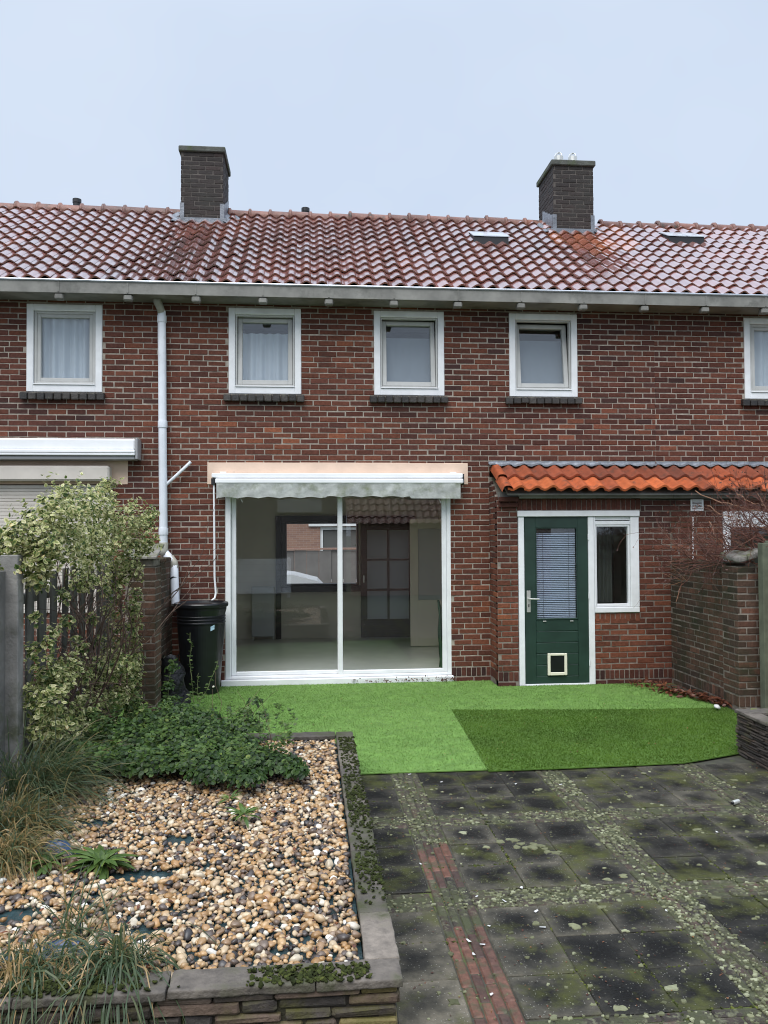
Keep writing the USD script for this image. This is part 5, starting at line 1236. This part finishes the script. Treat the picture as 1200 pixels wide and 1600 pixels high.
for px, py, y, R in ((165, 757, -2.8, .05), (45, 812, -3.6, .05), (238, 800, -2.4, .05), (8, 835, -4.0, .05), (205, 790, -2.6, .05), (100, 772, -3.1, .05)): vclump(px, py, y, (R, R, R * 1.5), 60, .62)
mid = [(205, 950, -2.4, .09), (200, 985, -2.4, .09), (55, 965, -3.7, .05), (145, 965, -2.9, .06), (105, 970, -3.1, .06), (155, 1000, -2.8, .05), (85, 985, -3.3, .05), (50, 1015, -3.8, .06), (170, 955, -2.7, .07), (195, 1020, -2.4, .10), (130, 1010, -2.9, .05), (100, 930, -3.1, .06), (165, 925, -2.7, .06)]
for px, py, y, R in mid: vclump(px, py, y, R, int(9000 * R * R) + 20, .66, .02)
low = [(85, 1065, -3.5, .12), (70, 1095, -3.6, .14), (105, 1050, -3.3, .10), (170, 1035, -2.7, .13), (195, 1055, -2.5, .12), (150, 1060, -2.9, .12), (72, 1135, -3.8, .13), (100, 1130, -3.5, .16), (140, 1100, -3.2, .13), (180, 1090, -2.8, .12), (205, 1040, -2.45, .08), (90, 1175, -3.9, .14), (130, 1165, -3.7, .13)]
for px, py, y, R in low: vclump(px, py, y, (R * 1.1, R * 1.1, R * .8), int(12500 * R * R) + 100, .74, .012)
fill = [(180, 900 + 26 * k, -2.5, .09) for k in range(8)] + [(212, 930 + 24 * k, -2.3, .075) for k in range(8)] + [(62 + 22 * k, 1040 + 12 * (k % 2), -3.2, .09) for k in range(7)] + [(120, 1000, -3.2, .04), (75, 1005, -3.4, .05)]
for px, py, y, R in fill: vclump(px, py, y, (R, R, R * 1.1), int(9500 * R * R) + 24, .70, .015)
for px, py, y, R in ((140, 1120, -3.4, .14), (170, 1125, -3.2, .13), (205, 1100, -2.7, .12), (215, 1130, -2.9, .12), (175, 1160, -3.5, .13)): vclump(px, py, y, R, int(8000 * R * R) + 80, .42, .0)
obj('crown', sb, M['variegated'], shrub)

ivy = thing('ground_ivy', 'dark green small-leaved ground cover spilling over the back of the gravel bed', 'ground cover')
iv = B()
for px, py, y, R, n in ((240, 1130, -2.9, (.22, .25, .17), 420), (280, 1120, -2.8, (.22, .25, .15), 400), (215, 1160, -3.5, (.22, .2, .16), 380), (270, 1160, -3.5, (.26, .25, .18), 560), (330, 1150, -3.4, (.24, .25, .17), 520), (300, 1185, -3.9, (.26, .22, .15), 560),
                        (360, 1170, -3.8, (.24, .22, .15), 520), (400, 1185, -3.95, (.20, .2, .11), 400), (240, 1190, -4.0, (.25, .2, .13), 460), (440, 1190, -4.05, (.16, .16, .08), 260), (340, 1205, -4.2, (.2, .16, .10), 360), (190, 1185, -3.9, (.2, .2, .13), 320),
                        (150, 1185, -4.1, (.2, .2, .16), 330), (110, 1180, -4.1, (.18, .2, .16), 280), (175, 1150, -3.7, (.22, .2, .18), 330), (385, 1212, -4.25, (.12, .12, .07), 150), (380, 1130, -3.1, (.14, .16, .08), 150), (465, 1200, -4.15, (.08, .09, .05), 70), (320, 1120, -2.6, (.14, .16, .09), 160)):
    c = atz(px, py + 6, .40 if py < 1150 else .33); ivyclump(iv, c, R, int(n * 2.2), -.05 if px > 300 else .02, (.024, .042))
for k in range(100):
    c = atz(rng.uniform(130, 460), rng.uniform(1110, 1212), .42); h = rng.uniform(.05, .24)
    n_ = 18; zz_ = rng.uniform(0, h, n_); a_ = rng.uniform(0, 6.28, n_); D_ = np.stack([np.cos(a_), np.sin(a_), rng.uniform(0, .8, n_)], 1)
    leaves(iv, c + np.column_stack([rng.normal(0, .012, (n_, 2)), zz_]), D_, np.tile([0, -.3, 1.0], (n_, 1)) + rng.normal(0, .3, (n_, 3)), rng.uniform(.022, .04, n_), rng.uniform(.015, .026, n_), np.clip(rng.normal(.74, .15, n_), 0, .98), np.clip(rng.normal(.6, .15, n_), 0, .98))
for px, py, y in ((398, 1098, -3.0), (383, 1115, -3.0), (410, 1120, -3.1), (262, 1075, -2.2), (268, 1045, -2.0), (272, 1095, -2.4), (258, 1100, -2.5)): ivyclump(iv, at(px, py, y), .065, 46, .05, (.026, .04))
obj('foliage', iv, M['ivy'], ivy)
stb = B(); q3 = np.random.default_rng(23)
twigs(stb, [(-1.2 + .12 * k, -3.3 - .05 * k, .12) for k in range(9)], [(q3.normal(0, .4), q3.normal(-.2, .4), .8) for _ in range(9)], np.full(9, .42), .004, 1, .4, .6, 5, .1, q3)
obj('stems', stb, M['twig'], ivy)
def sapling(label, pts, leaf, n, seed):
    t = thing('seedling', label, 'plant'); q4 = np.random.default_rng(seed); pts = np.array(pts)
    s = np.linspace(0, 1, 14); P = np.stack([np.interp(s, np.linspace(0, 1, len(pts)), pts[:, k]) for k in range(3)], 1) + q4.normal(0, .004, (14, 3))
    obj('stem', B().add(*tube(P, np.linspace(.006, .003, 14), 6), (.75, .6, .5)), M['grass_stem'], t, smooth=True)
    b = B(); i = q4.uniform(1, 13, n); base = np.stack([np.interp(i, np.arange(14), P[:, k]) for k in range(3)], 1)
    a = q4.uniform(0, 6.28, n); D = np.stack([np.cos(a), np.sin(a), q4.uniform(-.1, .6, n)], 1)
    leaves(b, base, D, np.tile([0, -.3, 1.0], (n, 1)) + q4.normal(0, .3, (n, 3)), q4.uniform(*leaf, n), q4.uniform(*leaf, n) * .6, q4.uniform(.55, .95, n), q4.uniform(.5, .9, n))
    obj('leaf_cluster', b, M['ivy'], t)
M['grass_stem'] = mat('grass_stem', [(0, (.04, .06, .02)), (1, (.15, .17, .07))], rough=.6, tint=True)
sapling('tall thin leafy seedling growing up in front of the black barrel', [at(303, 1098, -1.3), at(298, 1045, -1.25), at(297, 988, -1.2)], (.03, .055), 34, 1)
sapling('leaning leafy seedling bending right in front of the black barrel', [at(312, 1098, -1.35), at(325, 1075, -1.3), at(341, 1033, -1.25)], (.025, .05), 24, 2)
sapling('short seedling between the two taller ones by the barrel', [at(309, 1096, -1.3), at(308, 1075, -1.3), at(311, 1052, -1.25)], (.025, .045), 14, 3)
sapling('leafy dark green shoot beside the black bag', [at(262, 1112, -1.6), at(262, 1070, -1.5), at(272, 1030, -1.4)], (.04, .07), 40, 4)
# grasses
def tuft(label, c, n, spread, dirs, L, sag, tint, seed, r0=.05):
    q5 = np.random.default_rng(seed); t = thing('grass_tuft', label, 'ornamental grass'); b = B()
    P = np.asarray(c) + np.column_stack([q5.normal(0, r0, n), q5.normal(0, r0, n), np.zeros(n)])
    D = unit(np.column_stack([q5.normal(dirs[0], spread, n), q5.normal(dirs[1], spread, n), q5.uniform(.5, 1.2, n)]))
    tt = np.clip(q5.choice(tint, n) + q5.normal(0, .07, n), .02, .95)
    blades(b, P, D, q5.uniform(*L, n), q5.uniform(.0035, .008, n), q5.uniform(*sag, n), tt, 8)
    obj('blades', b, M['grass'], t)
tuft('dark arching grass tuft at the left edge below the grey fence post', (-1.68, -4.75, .22), 620, .42, (.45, -.1), (.45, .95), (.35, .8), [.05, .2, .2, .35, .55], 101, .09)
tuft('olive and tan grass tuft along the left edge beside the gravel', (-1.58, -5.35, .22), 620, .38, (.3, -.15), (.3, .62), (.4, .9), [.1, .35, .55, .7], 102, .09)
tuft('golden drooping grass tuft left of the blue plastic fold', (-1.46, -5.75, .23), 560, .36, (.30, -.25), (.25, .5), (.5, 1.1), [.3, .55, .65, .8], 103, .07)
tuft('blue-green grass tuft hanging over the front wall of the bed', (-.70, -6.80, .25), 300, .42, (.0, -.38), (.32, .62), (.85, 1.7), [.05, .15, .2, .3, .35, .9], 104, .045)
tuft('straw-tipped grass tuft over the front wall at the far left', (-1.0, -6.82, .25), 300, .38, (.08, -.36), (.28, .56), (.8, 1.6), [.1, .25, .35, .75, .95], 105, .06)
tuft('sparse upright grass in the front left corner of the bed', (-.93, -6.55, .25), 60, .5, (.15, .0), (.2, .42), (.2, .7), [.1, .25, .5], 106, .06)
def weed(label, c, n, L, seed):
    q6 = np.random.default_rng(seed); a = q6.uniform(0, 6.28, n); e = q6.uniform(.1, 1.0, n)
    D = np.stack([np.cos(a), np.sin(a), e], 1); b = B(); l = q6.uniform(*L, n)
    leaves(b, np.asarray(c) + D * .01, D, np.stack([-np.cos(a) * e, -np.sin(a) * e, np.ones(n)], 1), l, l * .24, q6.uniform(.6, .98, n), q6.uniform(.45, .8, n), .45)
    obj('weed', b, M['ivy'], label=label, cat='weed')
p = atz(160, 1350, .27); weed('bright green leafy weed growing from the gravel at the left', p, 62, (.08, .17), 1)
weed('second smaller weed beside the blue plastic fold', atz(75, 1350, .27), 24, (.06, .12), 2)
weed('small green weed in the gravel below the ground ivy', atz(380, 1275, .29), 26, (.05, .11), 3)
weed('tiny weed sprouting in front of the ground ivy', atz(360, 1250, .30), 14, (.04, .08), 4)
# bare climber on the right wall
cl = thing('bare_climber', 'tangle of bare reddish twigs over the right garden wall', 'climber')
cb = B(); q7 = np.random.default_rng(29)
S0 = [at(1150, 885, -1.5), at(1120, 880, -1.4), at(1150, 870, -1.7), at(1180, 860, -1.9), at(1200, 850, -1.9), at(1215, 830, -1.9), at(1090, 880, -1.0), at(1225, 810, -1.8), at(1210, 870, -2.0)]
ends = twigs(cb, S0 * 15, [(q7.normal(-.45, .6), q7.normal(.1, .3), q7.uniform(-.15, .8)) for _ in range(135)], q7.uniform(.3, .65, 135), .0055, 2, .42, .75, 6, .05, q7)
for a, b_ in (((1085, 768, -.8), (1215, 800, -1.9)), ((1150, 772, -1.0), (1215, 790, -1.9)), ((1105, 790, -.8), (1150, 805, -1.3)), ((1110, 815, -1.0), (1122, 842, -1.2))):
    p0, p1 = at(*a), at(*b_); s = np.linspace(0, 1, 10)[:, None]; cb.add(*tube(p0 + (p1 - p0) * s + np.array([0, 0, -.05]) * np.sin(s * 3.14) + q7.normal(0, .008, (10, 3)), .0045, 5), (.9, .6, .5))
for k in range(11):
    a = k * .6 + q7.normal(0, .2); p0 = at(1067, 908, -.72); p1 = p0 + np.array([math.cos(a) * .28, q7.normal(-.1, .1), math.sin(a) * .26]); s = np.linspace(0, 1, 5)[:, None]
    cb.add(*tube(p0 + (p1 - p0) * s + q7.normal(0, .008, (5, 3)), .004, 5), (.85, .5, .5))
obj('twigs', cb, M['red_twig'], cl)
k = min(len(ends), 1500); E_ = np.array([e[0] for e in ends[:k]]); Ed = np.array([e[1] for e in ends[:k]])
b = B(); leaves(b, E_, Ed, rng.normal(0, 1, (k, 3)), rng.uniform(.015, .035, k), rng.uniform(.008, .018, k), rng.uniform(.0, .55, k), rng.uniform(.0, .4, k))
obj('withered_leaves', b, M['dead_leaf'], cl)

# ------------------------------------------------------------------ what the panes show: the street in front, the yard behind
M['far_brick'] = usdkit.material(stage, '/World/Looks/far_brick', {'g': ('geometry', {}), 'mp': ('mapping', {'rotation': (math.pi / 2, 0, 0)}), 'b': ('brick_texture', {'color1': (.30, .17, .12), 'color2': (.24, .13, .10), 'mortar': (.36, .32, .28), 'scale': 4.5, 'mortar_size': .012, 'brick_width': .95, 'row_height': .29}), 'p': ('principled_bsdf', {'roughness': .85})},
                                  [('g.position', 'mp.vector'), ('mp.vector', 'b.vector'), ('b.color', 'p.base_color')], surface='p.BSDF')
M['far_wall'] = mat('far_wall', (.16, .15, .14), rough=.9, noise=(2, .8, 1.2))
M['asphalt'] = mat('asphalt', (.05, .05, .052), rough=.8, noise=(8, .8, 1.2))
obj('street', grid(np.array([[[-25, 4.3, -.03], [-25, 11.5, -.03]], [[25, 4.3, -.03], [25, 11.5, -.03]]])), M['asphalt'], kind='structure')
opp = thing('street_house', 'pale brick house across the street seen through the sliding doors', 'house')
obj('wall', slab(sbox(-12, -.05, 14, 3.1).difference(sbox(.3, .3, 2.2, 2.0)), 15.0, 15.3), M['far_brick'], opp)
obj('lintel', boxes(((-.05, 14.93, 2.02), (3.0, 14.998, 2.3))), M['white_paint'], opp)
ow = obj('window', frame_b(.3, 2.2, .3, 2.0, .09, 15.05, 15.2), M['white_paint'], opp); obj('pane', boxes(((.39, 15.1, .39), (2.11, 15.12, 1.91))), M['room_dark'], ow)
obj('roof', B().add(np.array([[-12, 14.6, 3.0], [14, 14.6, 3.0], [14, 18, 4.2], [-12, 18, 4.2]]), np.array([[0, 1, 2, 3]])), M['ridge_tile'], opp)
fw_ = thing('street_wall', 'grey boarded wall across the street seen through the sliding doors', 'wall')
for k in range(26): obj('board', boxes(((-3.5 + k * .31, 10.5 + q.normal(0, .01), -.03), (-3.5 + k * .31 + .302, 10.56, 1.38 + q.normal(0, .008))), c=.006), M['far_wall'], fw_)
obj('cap_rail', boxes(((-3.55, 10.46, 1.395), (4.6, 10.60, 1.44))), M['far_brick'], fw_)
hb = B(); k = 900; d = unit(rng.normal(0, 1, (k, 3))); P = np.array([1.9, 11.2, 1.75]) + d * np.array([.75, .4, .6]) * (rng.uniform(.3, 1, k) ** .4)[:, None]
leaves(hb, P, unit(rng.normal(0, 1, (k, 3))), unit(d + rng.normal(0, .4, (k, 3))), rng.uniform(.07, .13, k), rng.uniform(.05, .09, k), rng.uniform(.1, .6, k), rng.uniform(.05, .5, k))
hs = thing('street_bush', 'round dark bush across the street seen through the right door pane', 'bush'); obj('crown', hb, M['ivy'], hs); obj('stem', B().add(*tube([[1.9, 11.2, -.05], [1.9, 11.2, 1.6]], .05, 8)), M['twig'], hs)
car = thing('parked_car', 'white car parked in the street seen through the sliding doors', 'car')
prof = Polygon([(-3.9, .28), (-3.95, .75), (-3.7, .92), (-3.2, 1.38), (-2.2, 1.45), (-1.45, 1.38), (-.75, .98), (-.35, .93), (.15, .80), (.33, .62), (.36, .30)]).buffer(.05).buffer(-.04)
wheel = lambda x: Polygon([(x + .33 * math.cos(t), .30 + .33 * math.sin(t)) for t in np.linspace(0, 6.28, 24)])
obj('body', slab(prof.difference(unary_union([wheel(-3.1), wheel(-.45)])), 7.2, 8.8), M['white_car'], car)
for y in (7.17, 8.63):
    for x in (-3.1, -.45):
        mm = lathe([(.0, -.09), (.20, -.09), (.29, -.08), (.30, 0), (.29, .08), (.20, .09), (.0, .09)], 24); v_ = np.stack([mm[0][:, 0], mm[0][:, 2], mm[0][:, 1]], 1) + [x, y + .1, .275]
        obj('wheel', (v_, mm[1][:, ::-1]), M['black_plastic'], car, smooth=False)
obj('side_window', boxes(((-3.05, 7.185, .98), (-2.2, 7.198, 1.32)), c=.01), M['black_metal'], car); obj('side_window', boxes(((-2.1, 7.185, .98), (-1.35, 7.198, 1.32)), c=.01), M['black_metal'], car)
obj('headlight', boxes(((.12, 7.188, .62), (.30, 7.199, .74)), c=.008), M['steel'], car)
# yard behind the camera, mirrored in the panes
shed = thing('tiled_shed', 'brick shed with a red tiled roof mirrored in the sliding door panes', 'shed')
obj('wall', slab(sbox(1.2, -.05, 7.0, 2.15), -14.2, -14.0), M['far_brick'], shed)
rb = B(); r = np.random.default_rng(77); dn = np.array([0, .8, -.6]); nn = np.array([0, .6, .8])
for row in range(6):
    for c_ in range(26):
        rb.merge(pantile(1.1 + c_ * .23, 2.0 - row * .33, .23, .38, .055, .02, r, (0, -15.5, 3.25), dn, nn, tint=(float(r.uniform(.3, .8)), .5, .5), across=np.array([1.0, 0, 0]), nu=7))
obj('roof', rb, M['ridge_tile'], shed, kind='stuff', smooth=True)
gar = thing('grey_outbuilding', 'grey rendered outbuilding mirrored at the upper left of the sliding doors', 'outbuilding')
obj('wall', slab(sbox(-6, -.05, 1.1, 3.05), -15.2, -15.0), M['far_wall'], gar)
obj('window', slab(sbox(-1.0, 2.45, .35, 2.95), -14.99, -14.97), M['frosted'], gar)
gate = thing('white_gate', 'low white gate of horizontal boards mirrored in the left door pane', 'gate')
for k in range(6): obj('board', boxes(((-2.6, -13.3, .10 + k * .165), (-.55, -13.27, .10 + k * .165 + .158)), c=.004), M['white_paint'], gate)
for x in (-2.55, -.62): obj('post', boxes(((x - .04, -13.36, -.03), (x + .04, -13.305, 1.12))), M['white_paint'], gate)
